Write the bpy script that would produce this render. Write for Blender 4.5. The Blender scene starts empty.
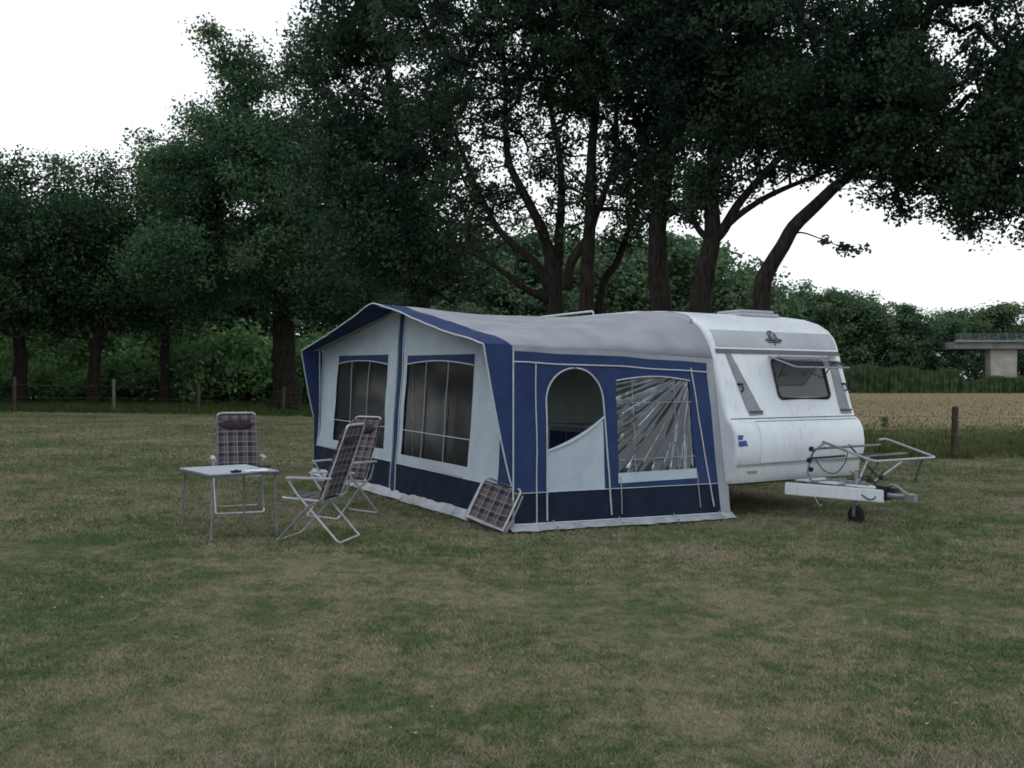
import bpy, bmesh, math, random
import numpy as np
from mathutils import Vector, noise
PI = math.pi
rng = np.random.default_rng(7)
random.seed(7)
scene = bpy.context.scene
COL = scene.collection
F = 930.0; HC = 1.6; HY = 383.5

def at(px, py, Y):
    """world point seen at pixel px,py at distance Y (used to measure the place)"""
    return ((px-512)/F*Y, Y, HC-(py-HY)/F*Y)

def gz(x, y):
    a = -0.033*x
    return 0.5*math.tanh(a/0.5) if x < 0 else 0.12*math.tanh(a/0.12)
def gz_np(x, y):
    a = -0.033*x
    return np.where(x < 0, 0.5*np.tanh(a/0.5), 0.12*np.tanh(a/0.12))

# ------------------------------------------------------------------ materials
def new_mat(name):
    m = bpy.data.materials.new(name); m.use_nodes = True
    nt = m.node_tree
    return m, nt, nt.nodes['Principled BSDF']

def mat(name, c1, c2=None, scale=8.0, rough=0.7, bump=0.0, bscale=60.0, metal=0.0, spec=0.4, detail=4.0, stretch=None, coord='Object', thr=(0.35, 0.65), transl=0.0):
    m, nt, b = new_mat(name)
    N = nt.nodes; L = nt.links
    b.inputs['Roughness'].default_value = rough
    b.inputs['Metallic'].default_value = metal
    b.inputs['Specular IOR Level'].default_value = spec
    b.inputs['Base Color'].default_value = (*c1, 1)
    tc = N.new('ShaderNodeTexCoord'); out = tc.outputs[coord]
    if coord == 'World':
        pass
    if stretch:
        mp = N.new('ShaderNodeMapping'); mp.inputs['Scale'].default_value = stretch
        L.new(out, mp.inputs['Vector']); out = mp.outputs['Vector']
    if c2 is not None:
        n = N.new('ShaderNodeTexNoise'); n.inputs['Scale'].default_value = scale; n.inputs['Detail'].default_value = detail
        L.new(out, n.inputs['Vector'])
        r = N.new('ShaderNodeValToRGB')
        r.color_ramp.elements[0].position = thr[0]; r.color_ramp.elements[1].position = thr[1]
        r.color_ramp.elements[0].color = (*c1, 1); r.color_ramp.elements[1].color = (*c2, 1)
        L.new(n.outputs['Fac'], r.inputs['Fac']); L.new(r.outputs['Color'], b.inputs['Base Color'])
    if bump > 0:
        n2 = N.new('ShaderNodeTexNoise'); n2.inputs['Scale'].default_value = bscale; n2.inputs['Detail'].default_value = 3
        L.new(out, n2.inputs['Vector'])
        bp = N.new('ShaderNodeBump'); bp.inputs['Strength'].default_value = bump; bp.inputs['Distance'].default_value = 0.02
        L.new(n2.outputs['Fac'], bp.inputs['Height']); L.new(bp.outputs['Normal'], b.inputs['Normal'])
    return m

def leaf_mat(name, c1, c2, c3, scale=0.6):
    m, nt, b = new_mat(name); N = nt.nodes; L = nt.links
    g = N.new('ShaderNodeNewGeometry')
    n = N.new('ShaderNodeTexNoise'); n.inputs['Scale'].default_value = scale; n.inputs['Detail'].default_value = 5; n.inputs['Roughness'].default_value = 0.7
    L.new(g.outputs['Position'], n.inputs['Vector'])
    r = N.new('ShaderNodeValToRGB'); e = r.color_ramp.elements
    e[0].position = 0.36; e[1].position = 0.66; e[0].color = (*c1, 1); e[1].color = (*c3, 1)
    q = e.new(0.5); q.color = (*c2, 1)
    L.new(n.outputs['Fac'], r.inputs['Fac'])
    L.new(r.outputs['Color'], b.inputs['Base Color'])
    b.inputs['Roughness'].default_value = 0.62; b.inputs['Specular IOR Level'].default_value = 0.25
    t = N.new('ShaderNodeBsdfTranslucent'); L.new(r.outputs['Color'], t.inputs['Color'])
    mx = N.new('ShaderNodeMixShader'); mx.inputs['Fac'].default_value = 0.32
    L.new(b.outputs[0], mx.inputs[1]); L.new(t.outputs[0], mx.inputs[2])
    L.new(mx.outputs[0], N['Material Output'].inputs['Surface'])
    return m

def film_mat(name, tint, refl, haze, rough=0.06, wob=0.05, base=1.0):
    m, nt, b = new_mat(name); N = nt.nodes; L = nt.links; N.remove(b)
    tr = N.new('ShaderNodeBsdfTransparent'); tr.inputs['Color'].default_value = (*tint, 1)
    gl = N.new('ShaderNodeBsdfGlossy'); gl.inputs['Roughness'].default_value = rough; gl.inputs['Color'].default_value = (0.9, 0.95, 1, 1)
    df = N.new('ShaderNodeBsdfDiffuse'); df.inputs['Color'].default_value = (0.75, 0.8, 0.85, 1)
    fr = N.new('ShaderNodeLayerWeight'); fr.inputs['Blend'].default_value = 0.5
    pw = N.new('ShaderNodeMath'); pw.operation = 'POWER'; pw.inputs[1].default_value = 4.0; L.new(fr.outputs['Facing'], pw.inputs[0])
    ml = N.new('ShaderNodeMath'); ml.operation = 'MULTIPLY_ADD'; ml.inputs[1].default_value = refl*0.5; ml.inputs[2].default_value = 0.04*refl*base; ml.use_clamp = True
    L.new(pw.outputs[0], ml.inputs[0])
    n = N.new('ShaderNodeTexNoise'); n.inputs['Scale'].default_value = 3; tc = N.new('ShaderNodeTexCoord'); L.new(tc.outputs['Object'], n.inputs['Vector'])
    bp = N.new('ShaderNodeBump'); bp.inputs['Strength'].default_value = wob; bp.inputs['Distance'].default_value = 0.05
    L.new(n.outputs['Fac'], bp.inputs['Height']); L.new(bp.outputs[0], gl.inputs['Normal'])
    m1 = N.new('ShaderNodeMixShader'); m1.inputs[0].default_value = haze
    L.new(tr.outputs[0], m1.inputs[1]); L.new(df.outputs[0], m1.inputs[2])
    m2 = N.new('ShaderNodeMixShader'); L.new(ml.outputs[0], m2.inputs[0]); L.new(m1.outputs[0], m2.inputs[1]); L.new(gl.outputs[0], m2.inputs[2])
    L.new(m2.outputs[0], N['Material Output'].inputs['Surface'])
    return m

def grass_mat(name, green, dry, dirt, bumpy=True, green_amt=0.5, dark=1.0):
    """patchy dry lawn; world position drives it so the blades and the soil agree"""
    m, nt, b = new_mat(name); N = nt.nodes; L = nt.links
    g = N.new('ShaderNodeNewGeometry')
    def nz(scale, det, rough=0.6):
        n = N.new('ShaderNodeTexNoise'); n.inputs['Scale'].default_value = scale; n.inputs['Detail'].default_value = det; n.inputs['Roughness'].default_value = rough
        L.new(g.outputs['Position'], n.inputs['Vector']); return n.outputs['Fac']
    def ramp(f, a, bb, ca, cb):
        r = N.new('ShaderNodeValToRGB'); e = r.color_ramp.elements
        e[0].position = a; e[1].position = bb; e[0].color = ca; e[1].color = cb
        L.new(f, r.inputs['Fac']); return r.outputs['Color']
    def mix(f, a, bb, mode='MIX'):
        x = N.new('ShaderNodeMix'); x.data_type = 'RGBA'; x.blend_type = mode
        if isinstance(f, float): x.inputs['Factor'].default_value = f
        else: L.new(f, x.inputs['Factor'])
        L.new(a, x.inputs['A']); L.new(bb, x.inputs['B']); return x.outputs['Result']
    w = (1, 1, 1, 1); k = (0, 0, 0, 1)
    big = nz(0.42, 4, 0.62); mid = nz(2.1, 4, 0.65); fine = nz(22, 3, 0.7); vf = nz(110, 2)
    gcol = ramp(fine, 0.3, 0.7, (*[c*0.6 for c in green], 1), (*[c*1.35 for c in green], 1))
    dcol = ramp(fine, 0.3, 0.7, (*[c*0.66 for c in dry], 1), (*[c*1.32 for c in dry], 1))
    scol = ramp(vf, 0.35, 0.65, (*[c*0.7 for c in dirt], 1), (*[c*1.3 for c in dirt], 1))
    s = N.new('ShaderNodeMath'); s.operation = 'MULTIPLY_ADD'; L.new(mid, s.inputs[0]); s.inputs[1].default_value = 0.75; L.new(big, s.inputs[2])
    s2 = N.new('ShaderNodeMath'); s2.operation = 'MULTIPLY_ADD'; L.new(fine, s2.inputs[0]); s2.inputs[1].default_value = 0.55; s3 = N.new('ShaderNodeMath'); s3.operation = 'MULTIPLY_ADD'; L.new(nz(7.5, 4, .7), s3.inputs[0]); s3.inputs[1].default_value = 0.9; L.new(s.outputs[0], s3.inputs[2]); L.new(s3.outputs[0], s2.inputs[2])
    c0 = 1.60 + (0.5-green_amt)*0.5
    f1 = ramp(s2.outputs[0], 0.0, 1.0, k, w)
    mr = N.new('ShaderNodeMapRange'); mr.inputs['From Min'].default_value = c0-0.17; mr.inputs['From Max'].default_value = c0+0.19
    L.new(s2.outputs[0], mr.inputs['Value'])
    base = mix(mr.outputs[0], dcol, gcol)
    n5 = nz(3.3, 5, 0.75)
    mr2 = N.new('ShaderNodeMapRange'); mr2.inputs['From Min'].default_value = 0.53; mr2.inputs['From Max'].default_value = 0.72
    L.new(n5, mr2.inputs['Value'])
    mm = N.new('ShaderNodeMath'); mm.operation = 'MULTIPLY'; mm.inputs[1].default_value = 0.55; L.new(mr2.outputs[0], mm.inputs[0])
    base = mix(mm.outputs[0], base, scol)
    L.new(base, b.inputs['Base Color'])
    b.inputs['Roughness'].default_value = 0.95; b.inputs['Specular IOR Level'].default_value = 0.05
    if bumpy:
        bp = N.new('ShaderNodeBump'); bp.inputs['Strength'].default_value = 0.7; bp.inputs['Distance'].default_value = 0.03
        a = N.new('ShaderNodeMath'); a.operation = 'ADD'; L.new(fine, a.inputs[0]); L.new(vf, a.inputs[1])
        L.new(a.outputs[0], bp.inputs['Height']); L.new(bp.outputs[0], b.inputs['Normal'])
    return m

def blade_mat(name, green, straw):
    m, nt, b = new_mat(name); N = nt.nodes; L = nt.links
    g = N.new('ShaderNodeNewGeometry')
    def nz(scale, det):
        n = N.new('ShaderNodeTexNoise'); n.inputs['Scale'].default_value = scale; n.inputs['Detail'].default_value = det; n.inputs['Roughness'].default_value = .65
        L.new(g.outputs['Position'], n.inputs['Vector']); return n.outputs['Fac']
    def ma(a, k, c):
        x = N.new('ShaderNodeMath'); x.operation = 'MULTIPLY_ADD'; L.new(a, x.inputs[0]); x.inputs[1].default_value = k
        if isinstance(c, float): x.inputs[2].default_value = c
        else: L.new(c, x.inputs[2])
        return x.outputs[0]
    p = ma(nz(2.1, 4), .75, nz(.42, 4)); p = ma(nz(7.5, 4), .9, p)          # patch value, same noises as the soil
    p = ma(g.outputs['Random Per Island'], .26, p)
    mr = N.new('ShaderNodeMapRange'); mr.inputs['From Min'].default_value = 1.33; mr.inputs['From Max'].default_value = 1.55
    L.new(p, mr.inputs['Value'])
    x = N.new('ShaderNodeMix'); x.data_type = 'RGBA'; L.new(mr.outputs[0], x.inputs['Factor'])
    x.inputs['A'].default_value = (*straw, 1); x.inputs['B'].default_value = (*green, 1)
    wn = N.new('ShaderNodeMath'); wn.operation = 'MULTIPLY'; wn.inputs[1].default_value = 91.7; L.new(g.outputs['Random Per Island'], wn.inputs[0])
    fr = N.new('ShaderNodeMath'); fr.operation = 'FRACT'; L.new(wn.outputs[0], fr.inputs[0])
    v = N.new('ShaderNodeHueSaturation'); L.new(x.outputs['Result'], v.inputs['Color'])
    L.new(ma(fr.outputs[0], .6, .7), v.inputs['Value']); L.new(v.outputs[0], b.inputs['Base Color'])
    b.inputs['Roughness'].default_value = .9; b.inputs['Specular IOR Level'].default_value = .1
    return m

def plaid_mat(name):
    m, nt, b = new_mat(name); N = nt.nodes; L = nt.links
    uv = N.new('ShaderNodeUVMap'); sp = N.new('ShaderNodeSeparateXYZ'); L.new(uv.outputs[0], sp.inputs[0])
    def math_(op, a, v=None, w=None):
        x = N.new('ShaderNodeMath'); x.operation = op
        L.new(a, x.inputs[0])
        if v is not None:
            if isinstance(v, (int, float)): x.inputs[1].default_value = v
            else: L.new(v, x.inputs[1])
        return x.outputs[0]
    def band(src, period, lo, hi, off=0.0):
        p = math_('MULTIPLY', src, 1/period); p = math_('ADD', p, off); p = math_('FRACT', p)
        return math_('MULTIPLY', math_('GREATER_THAN', p, lo), math_('LESS_THAN', p, hi))
    def mix(f, a, c, amt):
        x = N.new('ShaderNodeMix'); x.data_type = 'RGBA'
        f = math_('MULTIPLY', f, amt); L.new(f, x.inputs['Factor'])
        if isinstance(a, tuple): x.inputs['A'].default_value = (*a, 1)
        else: L.new(a, x.inputs['A'])
        x.inputs['B'].default_value = (*c, 1); return x.outputs['Result']
    U = sp.outputs['X']; V = sp.outputs['Y']
    PU, PV = 0.118, 0.135
    c = mix(band(U, PU, 0.0, 0.46), (0.030, 0.036, 0.062), (0.120, 0.092, 0.075), 0.9)
    c = mix(band(V, PV, 0.0, 0.40), c, (0.095, 0.075, 0.066), 0.5)
    c = mix(band(V, PV, 0.50, 0.88), c, (0.016, 0.020, 0.045), 0.65)
    c = mix(band(U, PU, 0.46, 0.62), c, (0.26, 0.24, 0.26), 0.5)
    c = mix(band(V, PV, 0.88, 1.0), c, (0.26, 0.24, 0.26), 0.42)
    c = mix(band(U, PU, 0.20, 0.27), c, (0.26, 0.23, 0.25), 0.4)
    c = mix(band(V, PV, 0.42, 0.49), c, (0.30, 0.27, 0.29), 0.3)
    L.new(c, b.inputs['Base Color']); b.inputs['Roughness'].default_value = 0.9; b.inputs['Specular IOR Level'].default_value = 0.15
    return m

M = {}
M['lawn'] = grass_mat('lawn_soil', (0.080, 0.106, 0.042), (0.225, 0.198, 0.132), (0.205, 0.165, 0.130), green_amt=0.54)
M['blade'] = blade_mat('lawn_blades', (0.098, 0.148, 0.062), (0.270, 0.240, 0.172))
M['stubble'] = grass_mat('stubble', (0.15, 0.14, 0.07), (0.235, 0.19, 0.115), (0.22, 0.165, 0.11), green_amt=0.35)
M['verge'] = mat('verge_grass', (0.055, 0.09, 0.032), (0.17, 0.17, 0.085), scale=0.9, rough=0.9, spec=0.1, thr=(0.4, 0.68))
M['verge_shaded'] = mat('verge_shaded', (0.035, 0.06, 0.02), (0.07, 0.10, 0.035), scale=1.2, rough=0.9, spec=0.1)  # darker version of the verge grass, tree shade put into its colour
M['reed'] = mat('reed', (0.035, 0.06, 0.03), (0.10, 0.14, 0.07), scale=0.9, rough=0.9, spec=0.1)
M['navy'] = mat('navy_canvas', (0.020, 0.038, 0.112), (0.027, 0.048, 0.134), scale=3, rough=0.85, bump=0.35, bscale=7, spec=0.2)
M['navy_dark'] = mat('navy_skirt', (0.010, 0.017, 0.036), (0.015, 0.024, 0.046), scale=5, rough=0.8, bump=0.4, bscale=9, spec=0.12)
M['pale'] = mat('pale_canvas', (0.385, 0.45, 0.53), (0.44, 0.51, 0.59), scale=3, rough=0.85, bump=0.35, bscale=6, spec=0.2)
M['roofgrey'] = mat('roof_canvas', (0.26, 0.275, 0.315), (0.33, 0.345, 0.385), scale=2.2, rough=0.8, bump=0.4, bscale=5, spec=0.3, detail=6)
M['edgegrey'] = mat('edge_canvas', (0.27, 0.29, 0.33), (0.32, 0.34, 0.38), scale=4, rough=0.8, bump=0.3, bscale=9)
M['piping'] = mat('white_piping', (0.50, 0.53, 0.57), (0.40, 0.43, 0.47), scale=20, rough=0.6)
M['flap'] = mat('mud_flap', (0.24, 0.26, 0.30), (0.36, 0.39, 0.43), scale=6, rough=0.5, bump=0.5, bscale=15)
M['film'] = film_mat('window_film', (0.55, 0.62, 0.60), 0.7, 0.012, rough=0.12)
M['film_wrinkled'] = film_mat('wrinkled_film', (0.42, 0.46, 0.48), 13.0, 0.03, rough=0.12, wob=0.2, base=.12)
M['body'] = mat('caravan_white', (0.66, 0.70, 0.76), (0.73, 0.77, 0.82), scale=1.6, rough=0.38, bump=0.06, bscale=14, spec=0.5, detail=7)
def streaks(m, amt=.45):
    nt = m.node_tree; N = nt.nodes; L = nt.links; b = N['Principled BSDF']; src = b.inputs['Base Color'].links[0].from_socket
    tc = N.new('ShaderNodeTexCoord'); mp = N.new('ShaderNodeMapping'); mp.inputs['Scale'].default_value = (9, 9, .7); L.new(tc.outputs['Object'], mp.inputs['Vector'])
    n = N.new('ShaderNodeTexNoise'); n.inputs['Scale'].default_value = 1.6; n.inputs['Detail'].default_value = 7; n.inputs['Roughness'].default_value = .7; L.new(mp.outputs[0], n.inputs['Vector'])
    mr = N.new('ShaderNodeMapRange'); mr.inputs['From Min'].default_value = .5; mr.inputs['From Max'].default_value = .8; mr.inputs['To Max'].default_value = amt; L.new(n.outputs['Fac'], mr.inputs['Value'])
    x = N.new('ShaderNodeMix'); x.data_type = 'RGBA'; L.new(mr.outputs[0], x.inputs['Factor']); L.new(src, x.inputs['A']); x.inputs['B'].default_value = (.30, .31, .30, 1)
    L.new(x.outputs['Result'], b.inputs['Base Color'])
streaks(M['body'])
for k_ in ('roofgrey', 'pale'): streaks(M[k_], .25)
M['bodygrey'] = mat('caravan_grey', (0.36, 0.38, 0.42), (0.43, 0.45, 0.49), scale=2, rough=0.5)
M['trim'] = mat('dark_trim', (0.09, 0.095, 0.11), (0.12, 0.125, 0.14), scale=5, rough=0.5)
M['band'] = mat('grey_band', (0.20, 0.215, 0.24), (0.26, 0.275, 0.30), scale=6, rough=0.6)
M['black'] = mat('black_plastic', (0.012, 0.012, 0.014), (0.022, 0.022, 0.026), scale=12, rough=0.5)
M['rubber'] = mat('rubber', (0.012, 0.012, 0.012), (0.02, 0.02, 0.02), scale=12, rough=0.85)
M['alu'] = mat('aluminium', (0.42, 0.45, 0.48), (0.32, 0.34, 0.37), scale=20, rough=0.4, metal=0.4)
M['steel'] = mat('galvanised', (0.34, 0.36, 0.38), (0.24, 0.25, 0.27), scale=15, rough=0.45, metal=0.6)
M['tube'] = mat('white_tube', (0.46, 0.48, 0.51), (0.34, 0.36, 0.39), scale=15, rough=0.45, metal=0.15)
M['greytube'] = mat('grey_tube', (0.16, 0.17, 0.18), (0.24, 0.25, 0.26), scale=15, rough=0.45, metal=0.2)
M['tabletop'] = mat('table_laminate', (0.34, 0.38, 0.43), (0.42, 0.46, 0.51), scale=18, rough=0.45, spec=0.5)
M['tableedge'] = mat('table_edge', (0.07, 0.09, 0.13), (0.10, 0.12, 0.16), scale=10, rough=0.5)
M['plaid'] = plaid_mat('plaid_fabric')
M['pillow'] = mat('dark_pillow', (0.018, 0.016, 0.026), (0.055, 0.038, 0.042), scale=16, rough=0.95, bump=0.3, bscale=30)
M['armrest'] = mat('armrest', (0.46, 0.48, 0.52), (0.38, 0.40, 0.43), scale=15, rough=0.55)
M['paper'] = mat('paper', (0.75, 0.76, 0.78), (0.68, 0.7, 0.72), scale=10, rough=0.8)
M['curtain'] = mat('curtain', (0.15, 0.15, 0.15), (0.22, 0.22, 0.22), scale=9, rough=0.9, stretch=(14, 14, 0.6))
M['caravan_glass'] = film_mat('caravan_glass', (0.62, 0.62, 0.62), 1.0, 0.03, rough=0.03)
M['blue_mark'] = mat('blue_mark', (0.02, 0.05, 0.28), (0.03, 0.07, 0.33), scale=8, rough=0.4)
M['bark'] = mat('bark', (0.014, 0.012, 0.010), (0.038, 0.033, 0.028), scale=5, rough=0.95, bump=1.0, bscale=14, stretch=(3, 3, 0.7), spec=0.1)
M['wood'] = mat('post_wood', (0.045, 0.038, 0.03), (0.10, 0.085, 0.068), scale=9, rough=0.95, bump=0.6, bscale=30, stretch=(3, 3, 0.4), spec=0.1)
M['wood_pale'] = mat('pale_post_wood', (0.11, 0.10, 0.08), (0.19, 0.17, 0.14), scale=9, rough=0.95, bump=0.6, bscale=30, stretch=(3, 3, 0.4), spec=0.1)
M['wire'] = mat('wire', (0.12, 0.12, 0.12), (0.18, 0.17, 0.16), scale=20, rough=0.6, metal=0.5)
M['concrete'] = mat('concrete', (0.30, 0.29, 0.27), (0.46, 0.43, 0.39), scale=0.5, rough=0.9, bump=0.3, bscale=3, detail=8)
M['deck'] = mat('bridge_deck', (0.15, 0.165, 0.18), (0.22, 0.23, 0.24), scale=0.4, rough=0.9, detail=6)
M['rail'] = mat('bridge_rail', (0.10, 0.12, 0.14), (0.15, 0.17, 0.19), scale=1, rough=0.6)
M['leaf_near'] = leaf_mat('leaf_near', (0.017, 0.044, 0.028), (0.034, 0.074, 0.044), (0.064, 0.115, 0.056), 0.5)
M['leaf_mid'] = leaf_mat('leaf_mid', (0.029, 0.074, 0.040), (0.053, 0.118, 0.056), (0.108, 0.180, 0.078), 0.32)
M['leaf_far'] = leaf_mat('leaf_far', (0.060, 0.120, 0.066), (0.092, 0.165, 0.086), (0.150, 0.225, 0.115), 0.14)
M['leaf_bush'] = leaf_mat('leaf_bush', (0.09, 0.19, 0.085), (0.15, 0.29, 0.11), (0.24, 0.38, 0.16), 0.35)
M['litter'] = mat('leaf_litter', (0.20, 0.15, 0.09), (0.36, 0.31, 0.22), scale=2, rough=0.9)

# ------------------------------------------------------------------ mesh helpers
def link(name, me, m=None, parent=None):
    o = bpy.data.objects.new(name, me); COL.objects.link(o)
    if m is not None:
        for k in (m if isinstance(m, (list, tuple)) else [m]): me.materials.append(k)
    if parent: o.parent = parent
    return o

def np_mesh(name, V, nper, smooth=False):
    """V: (n*nper,3) array, every nper verts are one face"""
    V = np.ascontiguousarray(V, dtype=np.float32).reshape(-1, 3); n = len(V); nf = n//nper
    me = bpy.data.meshes.new(name)
    me.vertices.add(n); me.vertices.foreach_set('co', V.ravel())
    me.loops.add(n); me.loops.foreach_set('vertex_index', np.arange(n, dtype=np.int32))
    me.polygons.add(nf); me.polygons.foreach_set('loop_start', np.arange(0, n, nper, dtype=np.int32))
    me.polygons.foreach_set('loop_total', np.full(nf, nper, dtype=np.int32))
    me.update(calc_edges=True)
    return me

class MB:
    def __init__(s): s.v = []; s.f = []; s.mi = []; s.uv = {}; s.cur = 0
    def face(s, idx): s.f.append(idx); s.mi.append(s.cur)
    def box(s, c, d, rot=None):
        n = len(s.v)
        for k in range(8):
            p = Vector(((k & 1)-.5, ((k >> 1) & 1)-.5, ((k >> 2) & 1)-.5)); p = Vector((p.x*d[0], p.y*d[1], p.z*d[2]))
            if rot: p = rot @ p
            s.v.append(Vector(c)+p)
        for q in ((0, 2, 3, 1), (4, 5, 7, 6), (0, 1, 5, 4), (2, 6, 7, 3), (0, 4, 6, 2), (1, 3, 7, 5)): s.face([n+i for i in q])
    def tube(s, pts, r, sides=8, cap=True, closed=False):
        pts = [Vector(p) for p in pts]; m = len(pts)
        rs = r if isinstance(r, (list, tuple)) else [r]*m
        rings = []; ref = None
        for i, p in enumerate(pts):
            if closed: d = pts[(i+1) % m]-pts[i-1]
            else: d = pts[min(i+1, m-1)]-pts[max(i-1, 0)]
            if d.length < 1e-9: d = Vector((0, 0, 1))
            d.normalize()
            if ref is None:
                ref = Vector((0, 0, 1)) if abs(d.z) < 0.9 else Vector((1, 0, 0))
            a = d.cross(ref)
            if a.length < 1e-4: ref = Vector((0.3, 1, 0.2)); a = d.cross(ref)
            a.normalize(); b = d.cross(a).normalized(); ref = -(d.cross(a)) if False else ref
            n = len(s.v); rings.append(n)
            for k in range(sides):
                t = 2*PI*k/sides; s.v.append(p+(a*math.cos(t)+b*math.sin(t))*rs[i])
        R = range(m if closed else m-1)
        for i in R:
            n0 = rings[i]; n1 = rings[(i+1) % m]
            for k in range(sides):
                k2 = (k+1) % sides; s.face([n0+k, n0+k2, n1+k2, n1+k])
        if cap and not closed:
            s.face([rings[0]+k for k in range(sides)][::-1]); s.face([rings[-1]+k for k in range(sides)])
    def lathe(s, c, axis, prof, sides=20):
        """prof: (offset along axis, radius)"""
        ax = Vector(axis).normalized(); a = ax.orthogonal().normalized(); b = ax.cross(a); rings = []
        for (h, r) in prof:
            rings.append(len(s.v))
            for k in range(sides):
                t = 2*PI*k/sides; s.v.append(Vector(c)+ax*h+(a*math.cos(t)+b*math.sin(t))*r)
        for i in range(len(prof)-1):
            for k in range(sides):
                k2 = (k+1) % sides; s.face([rings[i]+k, rings[i]+k2, rings[i+1]+k2, rings[i+1]+k])
        s.face([rings[0]+k for k in range(sides)][::-1]); s.face([rings[-1]+k for k in range(sides)])
    def prism(s, pts, off):
        """polygon (list of 3D) extruded by vector off"""
        n = len(s.v); m = len(pts); off = Vector(off)
        for p in pts: s.v.append(Vector(p))
        for p in pts: s.v.append(Vector(p)+off)
        s.face(list(range(n, n+m))); s.face([n+m+i for i in range(m)][::-1])
        for i in range(m): j = (i+1) % m; s.face([n+i, n+m+i, n+m+j, n+j])
    def grid(s, fn, na, nb, uvfn=None, keep=None):
        n = len(s.v)
        for i in range(na+1):
            for j in range(nb+1):
                s.v.append(Vector(fn(i/na, j/nb)))
                if uvfn: s.uv[n+i*(nb+1)+j] = uvfn(i/na, j/nb)
        for i in range(na):
            for j in range(nb):
                if keep and not keep((i+.5)/na, (j+.5)/nb): continue
                q = n+i*(nb+1)+j; s.face([q, q+nb+1, q+nb+2, q+1])
    def build(s, name, m, parent=None, smooth=True, bevel=0.0, angle=40):
        me = bpy.data.meshes.new(name)
        me.from_pydata([tuple(v) for v in s.v], [], s.f)
        if s.uv:
            ul = me.uv_layers.new(name='UVMap')
            for lp in me.loops: ul.data[lp.index].uv = s.uv.get(lp.vertex_index, (0, 0))
        for p, k in zip(me.polygons, s.mi): p.material_index = k
        if not s.uv or bevel:
            bm = bmesh.new(); bm.from_mesh(me)
            if bevel > 0:
                bmesh.ops.bevel(bm, geom=bm.edges[:], offset=bevel, segments=2, affect='EDGES', clamp_overlap=True)
            bmesh.ops.recalc_face_normals(bm, faces=bm.faces[:]); bm.to_mesh(me); bm.free()
        if smooth:
            for p in me.polygons: p.use_smooth = True
            try: me.set_sharp_from_angle(angle=math.radians(angle))
            except Exception: pass
        return link(name, me, m, parent)

def thing(name, label, cat, loc=(0, 0, 0), rz=0.0, group=None):
    o = bpy.data.objects.new(name, None); COL.objects.link(o); o.empty_display_size = 0.3
    o.location = loc; o.rotation_euler = (0, 0, rz); tag(o, label, cat, group); return o
def tag(o, label=None, cat=None, group=None, kind=None):
    if label: o['label'] = label
    if cat: o['category'] = cat
    if group: o['group'] = group
    if kind: o['kind'] = kind
    return o
def copy_tree(o, parent=None):
    c = o.copy(); COL.objects.link(c); c.parent = parent
    for ch in [x for x in list(o.children)]: copy_tree(ch, c)
    return c
def lerp(a, b, t): return a+(b-a)*t
def interp(x, xs, ys): return float(np.interp(x, xs, ys))
def catmull(pts, n=6):
    P = [Vector(p) for p in pts]; out = []
    for i in range(len(P)-1):
        p0 = P[max(i-1, 0)]; p1 = P[i]; p2 = P[i+1]; p3 = P[min(i+2, len(P)-1)]
        for k in range(n):
            t = k/n
            out.append(0.5*((2*p1)+(p2-p0)*t+(2*p0-5*p1+4*p2-p3)*t*t+(3*p1-p0-3*p2+p3)*t**3))
    out.append(P[-1]); return out
def fillet(pts, r, n=5):
    P = [Vector(p) for p in pts]; out = [P[0]]
    for i in range(1, len(P)-1):
        a = (P[i-1]-P[i]); b = (P[i+1]-P[i]); q = min(r, a.length*.45, b.length*.45)
        A = P[i]+a.normalized()*q; B = P[i]+b.normalized()*q
        for k in range(n+1):
            t = k/n; out.append(A*(1-t)**2+P[i]*2*t*(1-t)+B*t*t)
    out.append(P[-1]); return out

# ------------------------------------------------------------------ camera, world, light
cam = bpy.data.cameras.new('camera'); co = bpy.data.objects.new('camera', cam); COL.objects.link(co)
co.location = (0, 0, HC); co.rotation_euler = (math.radians(90), 0, 0)
cam.sensor_width = 36; cam.lens = F/1024*36; cam.clip_start = 0.1; cam.clip_end = 3000
scene.camera = co
w = bpy.data.worlds.new('World'); scene.world = w; w.use_nodes = True
N = w.node_tree.nodes; L = w.node_tree.links; bg = N['Background']
SUN_EL = math.radians(22); SUN_ROT = math.radians(-60)
sky = N.new('ShaderNodeTexSky'); sky.sky_type = 'NISHITA'; sky.sun_disc = False
sky.sun_elevation = SUN_EL; sky.sun_rotation = SUN_ROT; sky.dust_density = 4; sky.air_density = 1.0; sky.ozone_density = 1
bg.inputs['Strength'].default_value = 0.1
# an evening overcast: a veil of even cloud over the clear sky
veil = N.new('ShaderNodeMix'); veil.data_type = 'RGBA'; veil.inputs['Factor'].default_value = 0.9
tcw = N.new('ShaderNodeTexCoord'); cl = N.new('ShaderNodeTexNoise'); cl.inputs['Scale'].default_value = 1.6; cl.inputs['Detail'].default_value = 5
mpw = N.new('ShaderNodeMapping'); mpw.inputs['Scale'].default_value = (1, 1, 3.5); L.new(tcw.outputs['Generated'], mpw.inputs['Vector']); L.new(mpw.outputs[0], cl.inputs['Vector'])
cr = N.new('ShaderNodeValToRGB'); cr.color_ramp.elements[0].position = 0.35; cr.color_ramp.elements[1].position = 0.62
cr.color_ramp.elements[0].color = (0.82, 0.91, 1.0, 1); cr.color_ramp.elements[1].color = (0.955, 0.985, 1.0, 1)
L.new(cl.outputs['Fac'], cr.inputs['Fac'])
scl = N.new('ShaderNodeVectorMath'); scl.operation = 'SCALE'; scl.inputs['Scale'].default_value = 11.0
L.new(cr.outputs['Color'], scl.inputs[0])
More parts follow.
